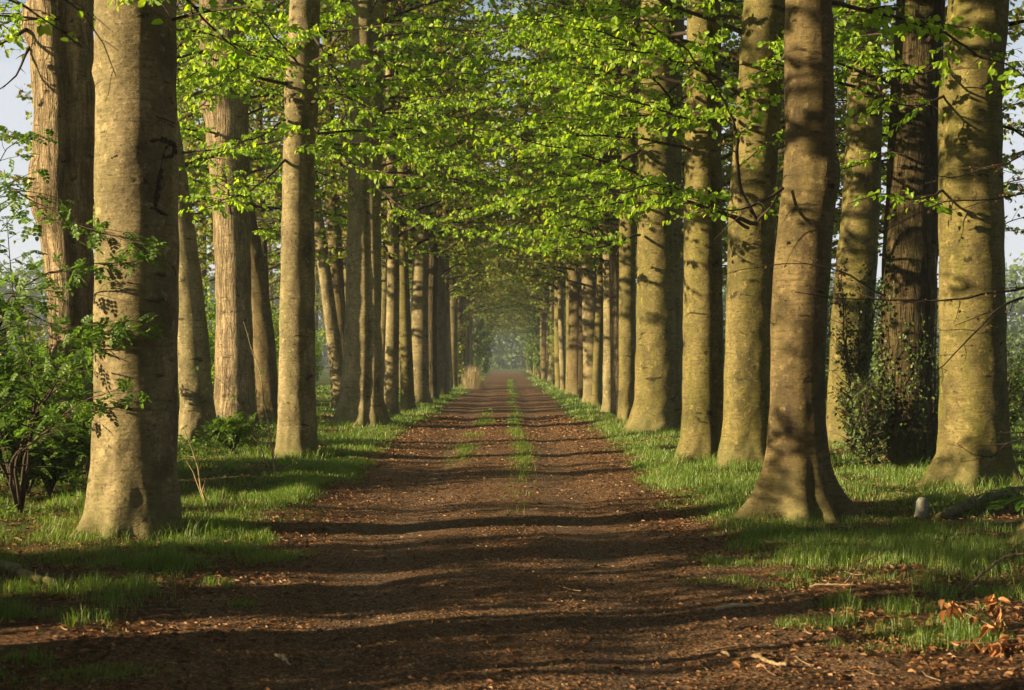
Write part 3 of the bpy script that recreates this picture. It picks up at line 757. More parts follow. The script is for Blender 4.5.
# big beech root base at the right edge
rng = np.random.default_rng(31)
rt = empty(B, (5.12, 12.35, g0(5.1, 12.35)), 'sloping root foot of a beech cut by the right picture edge', 'tree', 'trees of the right outer row')
zs = ztrack(20); m = MB()
radr = .36 * np.interp(zs, [0, 3, 12, 20], [1, .95, .8, .2])
m.add(*trunk_arrays(zs, zs * 0, zs * 0, radr, rng, .9, 5, .03, fl_h=.30)); m.build('trunk', M['bark_green'], rt)
c = bpy.data.objects.new('crown', CROWN_NEAR[0]); COL.objects.link(c); c.parent = rt
for pts, r0 in (([(1060, 282, 12.2), (1024, 288, 12.0), (985, 295, 11.8), (885, 296, 11.5), (800, 290, 11.2)], .012), ([(1050, 290, 12.2), (1006, 302, 12.0), (976, 329, 11.8), (942, 363, 11.6), (893, 393, 11.4)], .010),
                ([(1060, 190, 12.2), (990, 200, 11.9), (930, 210, 11.6), (860, 245, 11.3)], .009), ([(1060, 120, 12.2), (1010, 160, 12.0), (960, 175, 11.8), (900, 168, 11.6)], .009),
                ([(1060, 430, 12.2), (1015, 445, 12.0), (980, 462, 11.9), (955, 445, 11.8)], .008), ([(885, 296, 11.5), (830, 268, 11.3), (790, 262, 11.2), (720, 275, 11.0)], .006)):
    L = Limb(); pts = np.array([PX(*p) for p in pts]) - np.array(rt.location)
    grow(L, rng, pts, r0, side_sp=.16, side_len=.42, leaf_sp=.05, leaf=.026, mlv=0, dens=.55, twig_sp=.10, droop=.05)
    o = L.wood.build('limb', M['twig'], rt); L.leaf.build('foliage', M['bud'], o, smooth=False)
# limbs of the unseen left tree that hang into the upper left corner, close to the viewer
rt = TREES['S0']
rng = np.random.default_rng(32)
sh = bpy.data.objects.new('beech_tree', None)
hang = empty(B, (-3.1, 6.4, g0(-3.1, 6.4)), 'young beech out of frame whose large leaves hang in the upper left corner', 'tree')
m = MB(); zs = ztrack(6); m.add(*trunk_arrays(zs, .04 * np.sin(zs), zs * 0, .06 * np.interp(zs, [0, 6], [1, .3]), rng, .2, 4, .03, k=12)); m.build('trunk', M['bark'], hang)
for pts in ([(-60, -60, 6.6), (0, -25, 7.0), (60, -5, 7.3), (100, 40, 7.5), (112, 75, 7.6)], [(-60, -20, 6.8), (0, 0, 7.2), (40, 20, 7.6), (75, 45, 8.0)], [(-60, -60, 6.6), (60, -50, 7.6), (130, -20, 8.4), (190, 2, 9)]):
    L = Limb(); P = np.array([PX(*p) for p in pts]) - np.array(hang.location)
    grow(L, rng, P, .008, side_sp=.16, side_len=.26, leaf_sp=.05, leaf=.07, dens=.8, droop=.5)
    o = L.wood.build('limb', M['twig'], hang); L.leaf.build('foliage', M['leaf'], o, smooth=False)


# ------------------------------------------------------------------ shrubs and small plants
def pinnate(mb, rng, p, d, ln, leaf, mat=0, pairs=3):
    """compound leaves: list of stalk bases p, directions d"""
    p = np.asarray(p); d = nrm(np.asarray(d)); c = len(p)
    up = np.array([0, 0, 1.]) + rng.normal(0, .3, (c, 3)); sd = nrm(np.cross(d, up)); nn = np.cross(sd, d)
    for j in range(pairs):
        f = (j + .8) / (pairs + .4)
        b = p + d * ln * f - np.array([0, 0, 1]) * .18 * ln * f * f
        for sgn in (-1, 1):
            leaves(mb, b, d * .45 + sd * sgn + np.array([0, 0, -.15]), nn, leaf * rng.uniform(.8, 1.1, c), mat)
    leaves(mb, p + d * ln - np.array([0, 0, 1]) * .18 * ln, d + np.array([0, 0, -.25]), nn, leaf * rng.uniform(.9, 1.2, c), mat)


def stem_shrub(name, label, cat, base, stems, mat, seed, group=None, leaf=.06, comp=True, wood='twig', r0=.014, side_sp=.2, side_len=.5, dens=1.0):
    rng = np.random.default_rng(seed)
    root = empty(name, base, label, cat, group); off = np.array(base)
    for pts in stems:
        A = np.array([np.array(p) for p in pts]) - off
        L = Limb()
        if comp:
            grow(L, rng, A, r0, side_sp=side_sp, side_len=side_len, leaf_sp=9, leaf=.01, dens=0, start=.2, twig_sp=9)
            n = max(4, int(np.linalg.norm(A[-1] - A[0]) / .05 * dens))
            C = spline(A, 60); ps = []; ds = []
            for V in L.wood.v[1:]:
                V4 = V.reshape(-1, 4, 4, 3).mean(2)
                for B4 in V4:
                    for f in (.45, .7, .9, 1.0):
                        if rng.uniform() < .85 * dens:
                            q = B4[0] + (B4[-1] - B4[0]) * f; ps.append(q)
                            dd = (B4[-1] - B4[0]) * .6 / max(.01, np.linalg.norm(B4[-1] - B4[0])) + rng.normal(0, .55, 3); ds.append(dd)
            if ps: pinnate(L.leaf, rng, ps, ds, leaf * 2.2, leaf)
        else:
            grow(L, rng, A, r0, side_sp=side_sp, side_len=side_len, leaf_sp=leaf * .8, leaf=leaf, dens=dens, start=.2)
        o = L.wood.build('stem', M[wood], root)
        if L.leaf.n: L.leaf.build('foliage', M[mat], o, smooth=False)
    return root


eb = (-5.0, 14.6, g0(-5.0, 14.6))
E = lambda *a: PX(*a)
stem_shrub('elder_shrub', 'arching elder shrub with dark branches reaching in front of the front left beech', 'shrub', eb, [
    [eb, E(20, 455, 14.2), E(60, 375, 13.4), E(93, 340, 12.6), E(130, 315, 12.2)],
    [eb, E(35, 420, 14.3), E(55, 380, 13.8), E(85, 350, 13.2), E(125, 325, 12.6)],
    [eb, E(10, 470, 14.0), E(50, 430, 13.2), E(90, 400, 12.5), E(130, 385, 12.2)],
    [eb, E(30, 380, 14.5), E(18, 330, 14.5), E(8, 280, 14.4), E(4, 220, 14.2)],
    [eb, E(0, 400, 14.0), E(5, 330, 13.4), E(30, 290, 12.8), E(80, 270, 12.2), E(140, 262, 12.0)],
    [eb, E(-10, 380, 14.2), E(-15, 260, 14.0), E(0, 184, 13.6), E(26, 198, 13.3), E(45, 213, 13.0), E(95, 228, 12.5), E(150, 240, 12.1)],
    [eb, E(-15, 420, 14.0), E(-15, 340, 13.6), E(20, 300, 13.0), E(60, 320, 12.6), E(110, 318, 12.2)],
    [eb, E(-20, 340, 14.0), E(-20, 200, 13.8), E(10, 150, 13.6), E(40, 140, 13.4)],
], 'leaf_elder', 41, leaf=.048, r0=.018, side_sp=.10, side_len=.55)
for k, (x, y, h, lab) in enumerate([(-7.2, 19, 1.5, 'leafy bramble bush at the left edge behind the elder shrub'), (-6.3, 16.5, .9, 'low bramble clump at the foot of the fissured double trunk'),
                                    (-7.9, 25, 1.8, 'leafy bush in the gap left of the double trunk'), (-4.55, 23.5, .55, 'small leafy sapling clump under the leaning slim beech'), (-5.75, 17.0, 1.1, 'dense bramble bush between the elder shrub and the fissured double trunk'), (-6.4, 15.9, .9, 'bramble bush at the left picture edge beside the elder shrub'), (-6.9, 20.5, 1.4, 'bramble bush peeping out left behind the fissured double trunk'), (-6.15, 17.5, 1.5, 'dark leafy bramble bush against the left side of the fissured double trunk'), (-7.3, 18.6, 2.3, 'tall dark thicket bush at the left picture edge behind the elder'), (-5.35, 16.6, .8, 'low bramble clump between the double trunk and the front left beech')]):
    rng = np.random.default_rng(300 + k); b = (x, y, g0(x, y)); st = []
    for j in range(16):
        a = rng.uniform(0, 6.28); rr = h * rng.uniform(.3, .75)
        st.append([b, (x + rr * .35 * math.cos(a), y + rr * .35 * math.sin(a), b[2] + h * .55), (x + rr * math.cos(a), y + rr * math.sin(a), b[2] + h * rng.uniform(.6, 1.05))])
    stem_shrub('bush', lab, 'bush', b, st, 'leaf_dark', 310 + k, leaf=.055, r0=.010, side_sp=.07, side_len=.45)


def holly(name, label, base, h, w, n, mat, seed, leaf=.055, stems=7, cat='shrub', group=None):
    rng = np.random.default_rng(seed); root = empty(name, base, label, cat, group)
    L = Limb()
    for j in range(stems):
        a = rng.uniform(0, 6.28); rr = w * rng.uniform(.1, .55); hh = h * rng.uniform(.65, 1.0)
        grow(L, rng, [(0, 0, 0), (rr * .4 * math.cos(a), rr * .4 * math.sin(a), hh * .5), (rr * math.cos(a), rr * math.sin(a), hh)], .014 + .004 * h, side_sp=h * n, side_len=w * .55,
             leaf_sp=leaf * .75, leaf=leaf, start=.08, twig_sp=.10, droop=.05, flat=.35)
    o = L.wood.build('stem', M['twig'], root); L.leaf.build('foliage', M[mat], o, smooth=False)
    return root


hb = (5.5, 22.6, g0(5.5, 22.6))
holly('holly_shrub', 'tall dark glossy holly between two trunks behind the right row', hb, 3.4, 1.0, .020, 'leaf_holly', 51, .06, 8)
holly('holly_shrub', 'low holly at the foot of the dark mossy trunk', (5.15, 20.2, g0(5.15, 20.2)), 1.5, .9, .025, 'leaf_holly', 52, .06, 9)
# ivy on the dark trunk: leaves lying on the bark
root, axis, off = TREES['R3']; rng = np.random.default_rng(53)
iv = empty('ivy', tuple(off + np.array([0, -.45, 0])), 'brownish ivy climbing the lit face of the dark mossy trunk', 'ivy')
mbs, mbl = MB(), MB(); iloc = np.array(iv.location)
for j in range(12):
    a0 = rng.uniform(-3.0, -.7); zz = np.linspace(0, rng.uniform(1.2, 3.3), 24); aa = a0 + np.cumsum(rng.normal(0, .05, 24))
    P = np.array([[axis(z)[0] + (axis(z)[2] * 1.09) * math.cos(a), axis(z)[1] + axis(z)[2] * 1.09 * math.sin(a), z] for z, a in zip(zz, aa)]) + off - iloc
    tubes(mbs, P[None], np.linspace(.009, .003, 24)[None], 4)
    c = 130; f = rng.integers(0, 24, c); ra = np.stack([np.cos(aa[f]), np.sin(aa[f]), 0 * f], -1)
    leaves(mbl, P[f] + ra * .03 + rng.normal(0, .05, (c, 3)), rng.normal(0, .6, (c, 3)) + np.array([0, 0, -.7]), ra + rng.normal(0, .3, (c, 3)), rng.uniform(.03, .065, c))
o = mbs.build('stem', M['twig'], iv); mbl.build('foliage', M['leaf_holly'], iv, smooth=False)
# low shrubs further along the avenue, and in the outer rows
shr = [(4.9, 62, 3.2, 1.5, 'leaf_dark', 'green bush among the distant trunks of the right row'), (4.5, 92, 4.2, 2.0, 'leaf_dark', 'taller green bush where the right row fades'),
       (4.2, 125, 5.0, 2.6, 'leaf_dark', 'bluish far bush closing the right side of the avenue'), (-4.3, 108, 4.6, 2.2, 'leaf_dark', 'hazy far bush behind the dry grass on the left'),
       (-3.5, 90, 6.0, 2.2, 'leaf_far', 'olive bush leaning over the left path edge behind the dry grass'), (3.7, 100, 6.0, 2.2, 'leaf_far', 'olive bush leaning over the right path edge far off'), (-2.7, 150, 9, 2.8, 'leaf_dark', 'tall misty bush almost closing the avenue end on the left'), (2.8, 165, 9, 2.8, 'leaf_dark', 'tall misty bush almost closing the avenue end on the right'), (-3.0, 125, 8, 2.6, 'leaf_dark', 'dark tall bush narrowing the far path on the left'), (3.0, 135, 8, 2.6, 'leaf_dark', 'dark tall bush narrowing the far path on the right'), (-4.0, 140, 6.5, 2.8, 'leaf_dark', 'farthest bush on the left side of the avenue'), (-3.9, 170, 7.5, 3.2, 'leaf_dark', 'rounded bush overhanging the left of the avenue end'), (4.4, 160, 7.5, 3.4, 'leaf_dark', 'rounded bush overhanging the right of the avenue end'), (-3.6, 205, 9, 3.8, 'leaf_dark', 'last misty bush at the left of the avenue end'), (4.0, 200, 9, 3.8, 'leaf_dark', 'last misty bush at the right of the avenue end'), (8.2, 30, 2.6, 1.6, 'leaf_dark', 'bush behind the pale leaning trunk on the right'),
       (8.6, 19, 1.6, 1.2, 'leaf_far', 'low brownish bush right of the stout burled beech'), (-8.6, 34, 2.6, 1.5, 'leaf', 'light green bush seen left of the broad stubbed trunk'),
       (-8.4, 46, 3.4, 1.8, 'leaf_far', 'brownish thin bush behind the dark curved stem'), (-9.0, 60, 4.4, 2.2, 'leaf_far', 'twiggy bush in the gap beside the thin pale stem')]
for k, (x, y, h, w, mt, lab) in enumerate(shr):
    holly('bush', lab, (x, y, g0(x, y)), h, w, .03 if y > 85 else .05, mt, 60 + k, .06 + .0011 * y, 10, 'bush')

for k, (x, y, h, w) in enumerate([(-6.6, 7.9, 2.3, 1.7), (-6.2, 6.2, 1.9, 1.5), (-8.6, 9.6, 2.8, 1.6), (-5.8, 4.2, 1.9, 1.4), (-5.4, 2.4, 1.8, 1.4), (-7.6, 8.9, 2.3, 1.1), (-7.6, 4.9, 2.2, 1.6)]):
    holly('bush', 'unseen holly bush added left of the picture to shade the foreground path', (x, y, g0(x, y)), h, w, .022, 'leaf_holly', 160 + k, .085, 10, 'bush', 'added shade bushes beside the viewer')  # unseen bushes added, sized so their shadow covers the near path
for k, (x, y, sc_) in enumerate([(-5.2, 8.9, .28), (-7.9, 9.4, .3), (-5.0, 10.2, .22), (-5.6, 7.0, .3), (-9.4, 8.4, .4)]):
    far_tree(x, y, idx, 'slim young beech left of the picture casting thin shade', 'young beeches left of the frame', sc_); idx += 1
for k, y in enumerate([-4, -12, -21, -30, -40]):
    for x in (-3.3, 3.2, -6.2, 6.2):
        far_tree(x, y + x * .3, idx, 'beech of the avenue behind the viewer', 'avenue behind the viewer', 1.1); idx += 1
for k, (x, y) in enumerate([(6.0, 5.5), (6.4, -1), (11, 8), (12, 0), (13, 16), (13.5, 24), (16, 12), (17, 30), (17, 20), (3.6, 4.2)]):
    far_tree(x, y, idx, 'unseen beech added right of the picture frame to darken the shadow sides', 'added shade trees right of the frame', 1.1); idx += 1  # unseen trees added to block sky light from the shaded trunk sides
for k, (x, y) in enumerate([(9.5, 11), (10.5, 16), (10, 5), (11.8, 21), (13.5, 27), (9, 0)]):
    holly('bush', 'unseen holly bush added right of the picture frame to block side light', (x, y, g0(x, y)), 3.6, 2.0, .03, 'leaf_holly', 220 + k, .12, 9, 'bush', 'added shade bushes right of the frame')  # unseen bushes added below those trees to cut low light from the right
for k, y in enumerate([52, 60, 69, 78, 88, 99, 112, 126]):
    holly('bush', 'tall light bush in the field hedge seen between the left trunks', (-17 - 2 * math.sin(k * 2.1), y, 0), 4.2 + math.sin(k * 1.7), 2.4, .05, 'leaf_far', 180 + k, .16, 9, 'bush', 'field hedge on the left')
for k, (x, y) in enumerate([(12, 62), (11, 74), (13, 88), (12, 104), (11.5, 52)]):
    holly('bush', 'dark bush in the field hedge seen between the right trunks', (x, y, 0), 4.0 + math.sin(k * 1.7), 2.4, .05, 'leaf_dark', 200 + k, .16, 9, 'bush', 'field hedge on the right')
for k, (x, y) in enumerate([(-14, 62), (-16, 74), (-15, 88), (-17, 102), (-16, 118), (-15, 136)]):
    far_tree(x, y, idx, 'leafy tree standing free of the rows behind the left hedge', 'trees behind the left hedge', .95); idx += 1
for k, (x, y) in enumerate([(11, 58), (12, 70), (11, 84), (12, 100), (11, 118), (12, 138)]):
    far_tree(x, y, idx, 'leafy tree standing free of the rows behind the right hedge', 'trees behind the right hedge', .95); idx += 1

for k, (x, y) in enumerate([(-9.6, 37), (-9.8, 43), (-10.2, 49), (-10.0, 56), (-10.4, 64), (-10.4, 73)]):
    holly('bush', 'yellow green thicket bush beyond the left outer row', (x, y, g0(x, y)), 4.0 + .4 * math.sin(k * 2.3), 2.3, .024, 'leaf', 240 + k, .12, 10, 'bush', 'thicket beyond the left outer row')

LOWB = ['low dark bush behind the fissured double trunk', 'low light green bush hidden behind the front left beech', 'low dark bush just right of the front left beech', 'pale green bush behind the slim leaning beech',
        'brownish low bush between the stubbed trunk and the curved stem', 'light bush just left of the pale golden beech', 'round dark bush left of the picture edge', 'round light bush in the field behind the double trunk',
        'dark bush close behind the burled beech', 'glossy bush behind the dark mossy trunk', 'green bush behind the brown bulging beech', 'green bush between the greenish forked and brown bulging beeches',
        'dark bush behind the twin-fluted beech', 'brownish low bush right of the picture edge', 'tall dark bush in the field right of the burled beech']
for k, (x, y, h, mt) in enumerate([(-7.6, 23, 1.1, 'leaf_dark'), (-8.2, 29, 1.3, 'leaf'), (-7.4, 31, 1.0, 'leaf_dark'), (-8.6, 38, 1.5, 'leaf'), (-7.6, 42, 1.2, 'leaf_far'), (-8.3, 51, 1.6, 'leaf'), (-10, 27, 1.9, 'leaf_dark'), (-11, 34, 2.0, 'leaf'),
                                 (7.4, 24, 1.4, 'leaf_dark'), (8.0, 28, 2.0, 'leaf_holly'), (7.6, 36, 2.2, 'leaf_dark'), (8.2, 44, 2.4, 'leaf_dark'), (7.2, 52, 2.6, 'leaf_dark'), (9.4, 23, 1.2, 'leaf_far'), (10.5, 30, 2.2, 'leaf_dark')]):
    holly('bush', LOWB[k], (x, y, g0(x, y)), h, .5 + h * .55, .035, mt, 260 + k, .07, 11, 'bush', 'low bushes under the outer row on the ' + ('left' if x < 0 else 'right'))

for x, y, s_, lab in [(9.3, 33, .75, 'leafy tree filling the gap right of the pale leaning trunk'), (11.4, 40, .9, 'leafy tree in the field gap left of the burled beech'), (9.8, 47, .9, 'leafy tree in the gap between the brown and greenish beeches'), (8.7, 41, .7, 'thin leafy tree behind the holly'),
                      (-9.6, 36, .8, 'light leafy tree in the gap right of the front left beech'), (-11, 46, .9, 'light leafy tree in the gap beside the stubbed trunk'), (-9.2, 54, .9, 'light leafy tree behind the thin pale leaning stem'), (-13, 50, .95, 'light leafy tree beyond the slim leaning beech')]:
    far_tree(x, y, idx, lab, 'leafy trees filling the gaps', s_); idx += 1

# bare saplings
def sapling(label, pts, r0, seed, wood='twig_pale', leafy=.12):
    A = np.array([PX(*p) for p in pts]); A[0, 2] = g0(A[0, 0], A[0, 1]) - .03
    stem_shrub('sapling', label, 'sapling', tuple(A[0]), [A], 'leaf_elder', seed, leaf=.028, comp=True, wood=wood, r0=r0, side_sp=.3, side_len=.3, dens=leafy)
sapling('pale bare sapling stem left of the pale golden beech', [(275, 482, 19.2), (267, 411, 19.1), (257, 362, 19.0), (243, 322, 18.9)], .016, 71)
sapling('thin forked sapling just right of the front left beech', [(208, 512, 15.3), (197, 458, 15.2), (185, 429, 15.1)], .014, 72)
sapling('thin twig sapling leaning between the slim and pale beeches', [(270, 470, 20.5), (250, 420, 20.4), (222, 380, 20.2), (190, 365, 20)], .008, 73, leafy=.5)
sapling('slanting bare stem beside the front sapling', [(206, 510, 15.3), (196, 480, 15.4), (186, 462, 15.5)], .007, 74, leafy=.3)

# fresh compound-leaved sprig at the right edge
rng = np.random.default_rng(81)
sp = empty('rowan_sprig', (4.75, 12.9, g0(4.75, 12.9)), 'bright green rowan sprig with feathered leaves above the mossy root', 'plant')
mbs, mbl = MB(), MB()
bp = np.array(sp.location)
for pts in ([(1040, 520, 12.9), (1030, 500, 12.8), (1010, 492, 12.7), (990, 490, 12.6)], [(1040, 520, 12.9), (1032, 505, 12.7), (1018, 500, 12.5), (1002, 506, 12.4)]):
    A = spline(np.array([PX(*p) for p in pts]) - bp, 12); tubes(mbs, A[None], np.linspace(.006, .002, 12)[None], 5)
    for f in (5, 7, 9, 11):
        d = (A[11] - A[4]) * .8 + rng.normal(0, .10, (1, 3)) + np.array([0, 0, -.05])
        pinnate(mbl, rng, A[f][None], d, .15, .06, pairs=5)
o = mbs.build('stem', M['twig'], sp); mbl.build('foliage', M['fern'], sp, smooth=False)

# dry grass clump far left beside the path
rng = np.random.default_rng(82); c = 1500
gx, gy = -2.15, 84.0
mb = MB(); px = gx + rng.normal(0, .30, c); py = gy + rng.normal(0, .9, c)
hh = rng.uniform(.25, 1.6, c) * np.exp(-((px - gx) / .6) ** 2); d = nrm(np.stack([rng.normal(.03, .2, c), rng.normal(0, .2, c), np.ones(c)], -1))
leaves(mb, np.stack([px - gx, py - gy, 0 * px], -1), d, rng.normal(0, 1, (c, 3)), hh, 0, LEAF_U, LEAF_V * .02, LEAF_W * .02)
o = mb.build('dry_grass_clump', M['straw'], smooth=False); o.location = (gx, gy, g0(gx, gy))
tag(o, 'tall straw coloured grass clump beside the path in the far distance', 'grass clump')

# ------------------------------------------------------------------ things on the ground
def stick(name, label, cat, pts, rads, mat, group=None, forks=(), k=8):
    P = np.array(pts, float); mb = MB(); b = P[0].copy(); b[2] = g0(b[0], b[1])
    A = spline(P, 24); rng = np.random.default_rng(int(abs(P.sum()) * 100))
    A += np.cumsum(rng.normal(0, .003, A.shape), 0)
    rr = np.interp(np.linspace(0, 1, 24), np.linspace(0, 1, len(rads)), rads) * (1 + .16 * rng.normal(0, 1, 24))
    tubes(mb, (A - b)[None], rr[None], k, cap=True)
    for fp in forks:
        Fk = spline(np.array(fp), 10); tubes(mb, (Fk - b)[None], np.linspace(rads[-1] * 1.1, .003, 10)[None], 5, cap=True)
    o = mb.build(name, M[mat]); o.location = b
    return tag(o, label, cat, group)


def GP(px, py, dz=0.0):
    """ground point seen at this pixel"""
    y = F * CAMH / (py - VY)
    for _ in range(4):
        x = (px - VX) * y / F; y = F * (CAMH - g0(x, y)) / (py - VY)
    x = (px - VX) * y / F
    return np.array([x, y, g0(x, y) + dz])


stick('fallen_branch', 'thick mossy fallen branch at the left picture edge', 'branch', [GP(-45, 566, .06), GP(-5, 572, .06), GP(25, 582, .05), GP(58, 589, .03)], [.045, .042, .034, .020], 'mosswood')
stick('bark_piece', 'flat bleached piece of bark on the right path edge', 'bark', [GP(714, 611, .01), GP(730, 608, .022), GP(757, 607, .018)], [.014, .040, .020], 'slab').scale = (1, 1, .35)
stick('stick', 'twisted broken stick at the lower right of the path', 'stick', [GP(736, 664, .012), GP(752, 661, .03), GP(768, 667, .02), GP(788, 671, .012)], [.006, .012, .009, .011], 'deadwood')
stick('stick', 'small pale stick below the twisted one', 'stick', [GP(722, 655, .012), GP(731, 659, .014)], [.008, .007], 'deadwood')
stick('stick', 'short pale stick lying in the shaded left wheel track', 'stick', [GP(276, 657, .012), GP(283, 663, .018), GP(290, 668, .012)], [.008, .011, .006], 'slab')
stick('stick', 'long thin grey twig in the litter right of the spreading roots', 'stick', [GP(810, 589, .02), GP(832, 589, .03), GP(858, 590, .03)], [.006, .007, .004], 'deadwood', forks=[[GP(845, 587, .03), GP(862, 578, .10), GP(872, 571, .16)], [GP(850, 576, .05), GP(865, 573, .09), GP(880, 568, .1)]])
stick('fallen_branch', 'thin arching bramble stem over the litter at the right edge', 'branch', [GP(962, 596, .03), GP(985, 584, .10), GP(1010, 578, .16), GP(1040, 575, .18)], [.006, .009, .010, .010], 'deadwood')
stick('fallen_log', 'mossy sunlit log slanting up before the stout burled beech', 'log', [GP(938, 520, .03), GP(957, 515, .05), GP(978, 509, .07), GP(1005, 503, .09), GP(1055, 497, .11)], [.03, .05, .055, .06, .06], 'mosswood')
# small weathered stone post
mb = MB(); zz = np.array([-.05, 0, .05, .10, .15, .185, .20]); wv = np.array([1, 1, .97, .95, .92, .78, .4])
th = np.arange(12) * math.pi / 6; sq = 1 / np.maximum(np.abs(np.cos(th)), np.abs(np.sin(th))) ** .75
Vq = np.stack([(wv[:, None] * sq[None] * .062 * np.cos(th)[None]), (wv[:, None] * sq[None] * .05 * np.sin(th)[None]), np.repeat(zz[:, None], 12, 1)], -1)
Vq += np.random.default_rng(5).normal(0, .003, Vq.shape)
i = np.arange(6)[:, None] * 12; j = np.arange(12)[None]
mb.add(Vq, [np.stack([i + j, i + (j + 1) % 12, i + 12 + (j + 1) % 12, i + 12 + j], -1).reshape(-1, 4), (72 + np.arange(12))[None]])
p = GP(921, 517); o = mb.build('boundary_stone', M['stone']); o.location = p; o.rotation_euler = (.05, .08, .4)
tag(o, 'little grey boundary stone in the grass between the two flared beeches', 'stone')

# copper dead-leaf branch at lower right
rng = np.random.default_rng(91)
base = GP(1050, 655, .05)
db = empty('dead_branch', tuple(base), 'fallen branch with curled copper brown leaves at the lower right corner', 'branch')
mbs, mbl = MB(), MB()
for pts in ([(1050, 652, 8.0), (1010, 634, 8.0), (980, 620, 8.0), (945, 603, 8.1)], [(1050, 652, 8.0), (1015, 650, 7.9), (985, 648, 7.8), (960, 652, 7.8)], [(1010, 634, 8.0), (1000, 615, 8.1), (992, 596, 8.2)], [(1050, 652, 8.0), (1040, 625, 8.1), (1025, 612, 8.2)], [(1050, 652, 8), (1025, 668, 7.8), (1000, 664, 7.7)]):
    A = spline(np.array([PX(*p) for p in pts]) - base, 16); A[:, 2] = np.maximum(A[:, 2], -.02)
    tubes(mbs, A[None], np.linspace(.008, .003, 16)[None], 5)
    f = rng.integers(5, 16, 24); c = len(f)
    leaves(mbl, A[f] + rng.normal(0, .015, (c, 3)), rng.normal(0, .45, (c, 3)) + np.array([-.1, -.1, -.75]), rng.normal(0, 1, (c, 3)) + np.array([-.6, -.6, .2]), rng.uniform(.05, .095, c), 0, DU, DV * .68, DW * 1.6, DFq)
mbs.build('stem', M['deadwood'], db); mbl.build('foliage', M['dead'], db, smooth=False)

# ------------------------------------------------------------------ grass, litter, ground cover
rng = np.random.default_rng(7)


def verge(x, y):
    e = np.abs(x - path_c(y)) - path_w(y) + .55 * (vnoise(x * 1.3, y * .9, 21) - .5) + .35 * (vnoise(x * 4, y * 3, 22) - .5)
    d = sstep(-.05, .45, e)
    clump = vnoise(x * 2.1, y * 2.1, 23) * .6 + vnoise(x * 6.5, y * 6.5, 24) * .4
    big = vnoise(x * .55, y * .45, 25)
    thin = np.clip((sstep(9.6, 12.2, y)), 0, 1)
    lush = 1 - sstep(.5, 2.6, e) * .55
    return d, clump, big, thin, lush, e


def grass_field(x0, x1, y0, y1, per_m2, hmul, wmul, seed, name=None, dens_fn=None, lowcut=0):
    r = np.random.default_rng(seed); n = int((x1 - x0) * (y1 - y0) * per_m2)
    x = r.uniform(x0, x1, n); y = r.uniform(y0, y1, n)
    keep = np.abs(x) < 0.42 * y + 1.2; x, y = x[keep], y[keep]
    d, clump, big, thin, lush, e = verge(x, y)
    p = d * sstep(.36, .66, clump * .6 + big * .4 + .14 * (e < .9)) * lush
    p = p * (thin + (1 - thin) * sstep(.58, .68, big * .5 + clump * .5) * .5)
    if dens_fn: p = np.maximum(p, dens_fn(x, y, clump))
    k = r.uniform(0, 1, len(x)) < p; x, y, clump, d = x[k], y[k], clump[k], d[k]
    n = len(x); h = hmul * (.03 + .19 * clump ** 2.0 * np.clip(d + .2, 0, 1)) * r.uniform(.6, 1.3, n) * (1 + .7 * np.clip(dens_fn(x, y, clump), 0, 1) if dens_fn else 1)
    w = wmul * np.maximum(.0030, .00029 * y) * r.uniform(.7, 1.3, n)
    a = r.uniform(0, 6.283, n); ln = np.abs(r.normal(0, .65, n)) + .10
    dx, dy = np.cos(a) * ln * h, np.sin(a) * ln * h
    sx, sy = -np.sin(a + r.normal(0, .8, n)) * w / 2, np.cos(a + r.normal(0, .8, n)) * w / 2
    z = gh(x, y) - .01
    V = np.empty((n, 5, 3))
    V[:, 0] = np.stack([x - sx, y - sy, z], -1); V[:, 1] = np.stack([x + sx, y + sy, z], -1)
    mx, my, mz = x + dx * .32, y + dy * .32, z + h * .62
    V[:, 2] = np.stack([mx + sx * .8, my + sy * .8, mz], -1); V[:, 3] = np.stack([mx - sx * .8, my - sy * .8, mz], -1)
    V[:, 4] = np.stack([x + dx, y + dy, z + h * (1 - .22 * ln)], -1)
    b = np.arange(n)[:, None] * 5
    return V, [b + np.array([[0, 1, 2, 3]]), b + np.array([[3, 2, 4]])]


BASES = [(v[2][0], v[2][1], v[1](.3)[2] * 1.25) for k, v in TREES.items() if isinstance(v, tuple)]


def clumps_fn(x, y, cl):
    p = np.zeros_like(x)
    for (cx, cy, rx, ry) in ((-2.9, 7.25, 1.1, .45), (2.45, 8.15, .42, .30), (2.05, 7.95, .28, .22), (2.75, 8.5, .25, .25), (1.85, 8.6, .22, .2), (3.3, 9.6, .5, .3), (2.0, 10.3, .7, .35), (3.4, 10.8, .8, .3), (2.7, 9.1, .7, .3), (3.6, 8.9, .5, .3), (2.3, 11.3, .9, .4), (-3.3, 8.9, .5, .2), (-3.0, 9.9, .6, .25),
                             (-2.9, 10.9, .6, .3), (-2.1, 11.6, .5, .35), (-1.72, 9.3, .12, .12), (-2.05, 10.1, .12, .12), (-3.9, 11.4, .8, .5)):
        q = ((x - cx) / rx) ** 2 + ((y - cy) / ry) ** 2 + (vnoise(x * 5, y * 5, 77) - .5) * 1.2
        p = np.maximum(p, np.clip(1.25 - q, 0, 1))
    for (tx, ty, tr) in BASES:
        p = np.maximum(p, .75 * np.exp(-((np.hypot(x - tx, y - ty) - tr) / .16) ** 2) * sstep(.35, .6, vnoise(x * 3, y * 3, 66)))
    return p * sstep(.15, .5, cl)


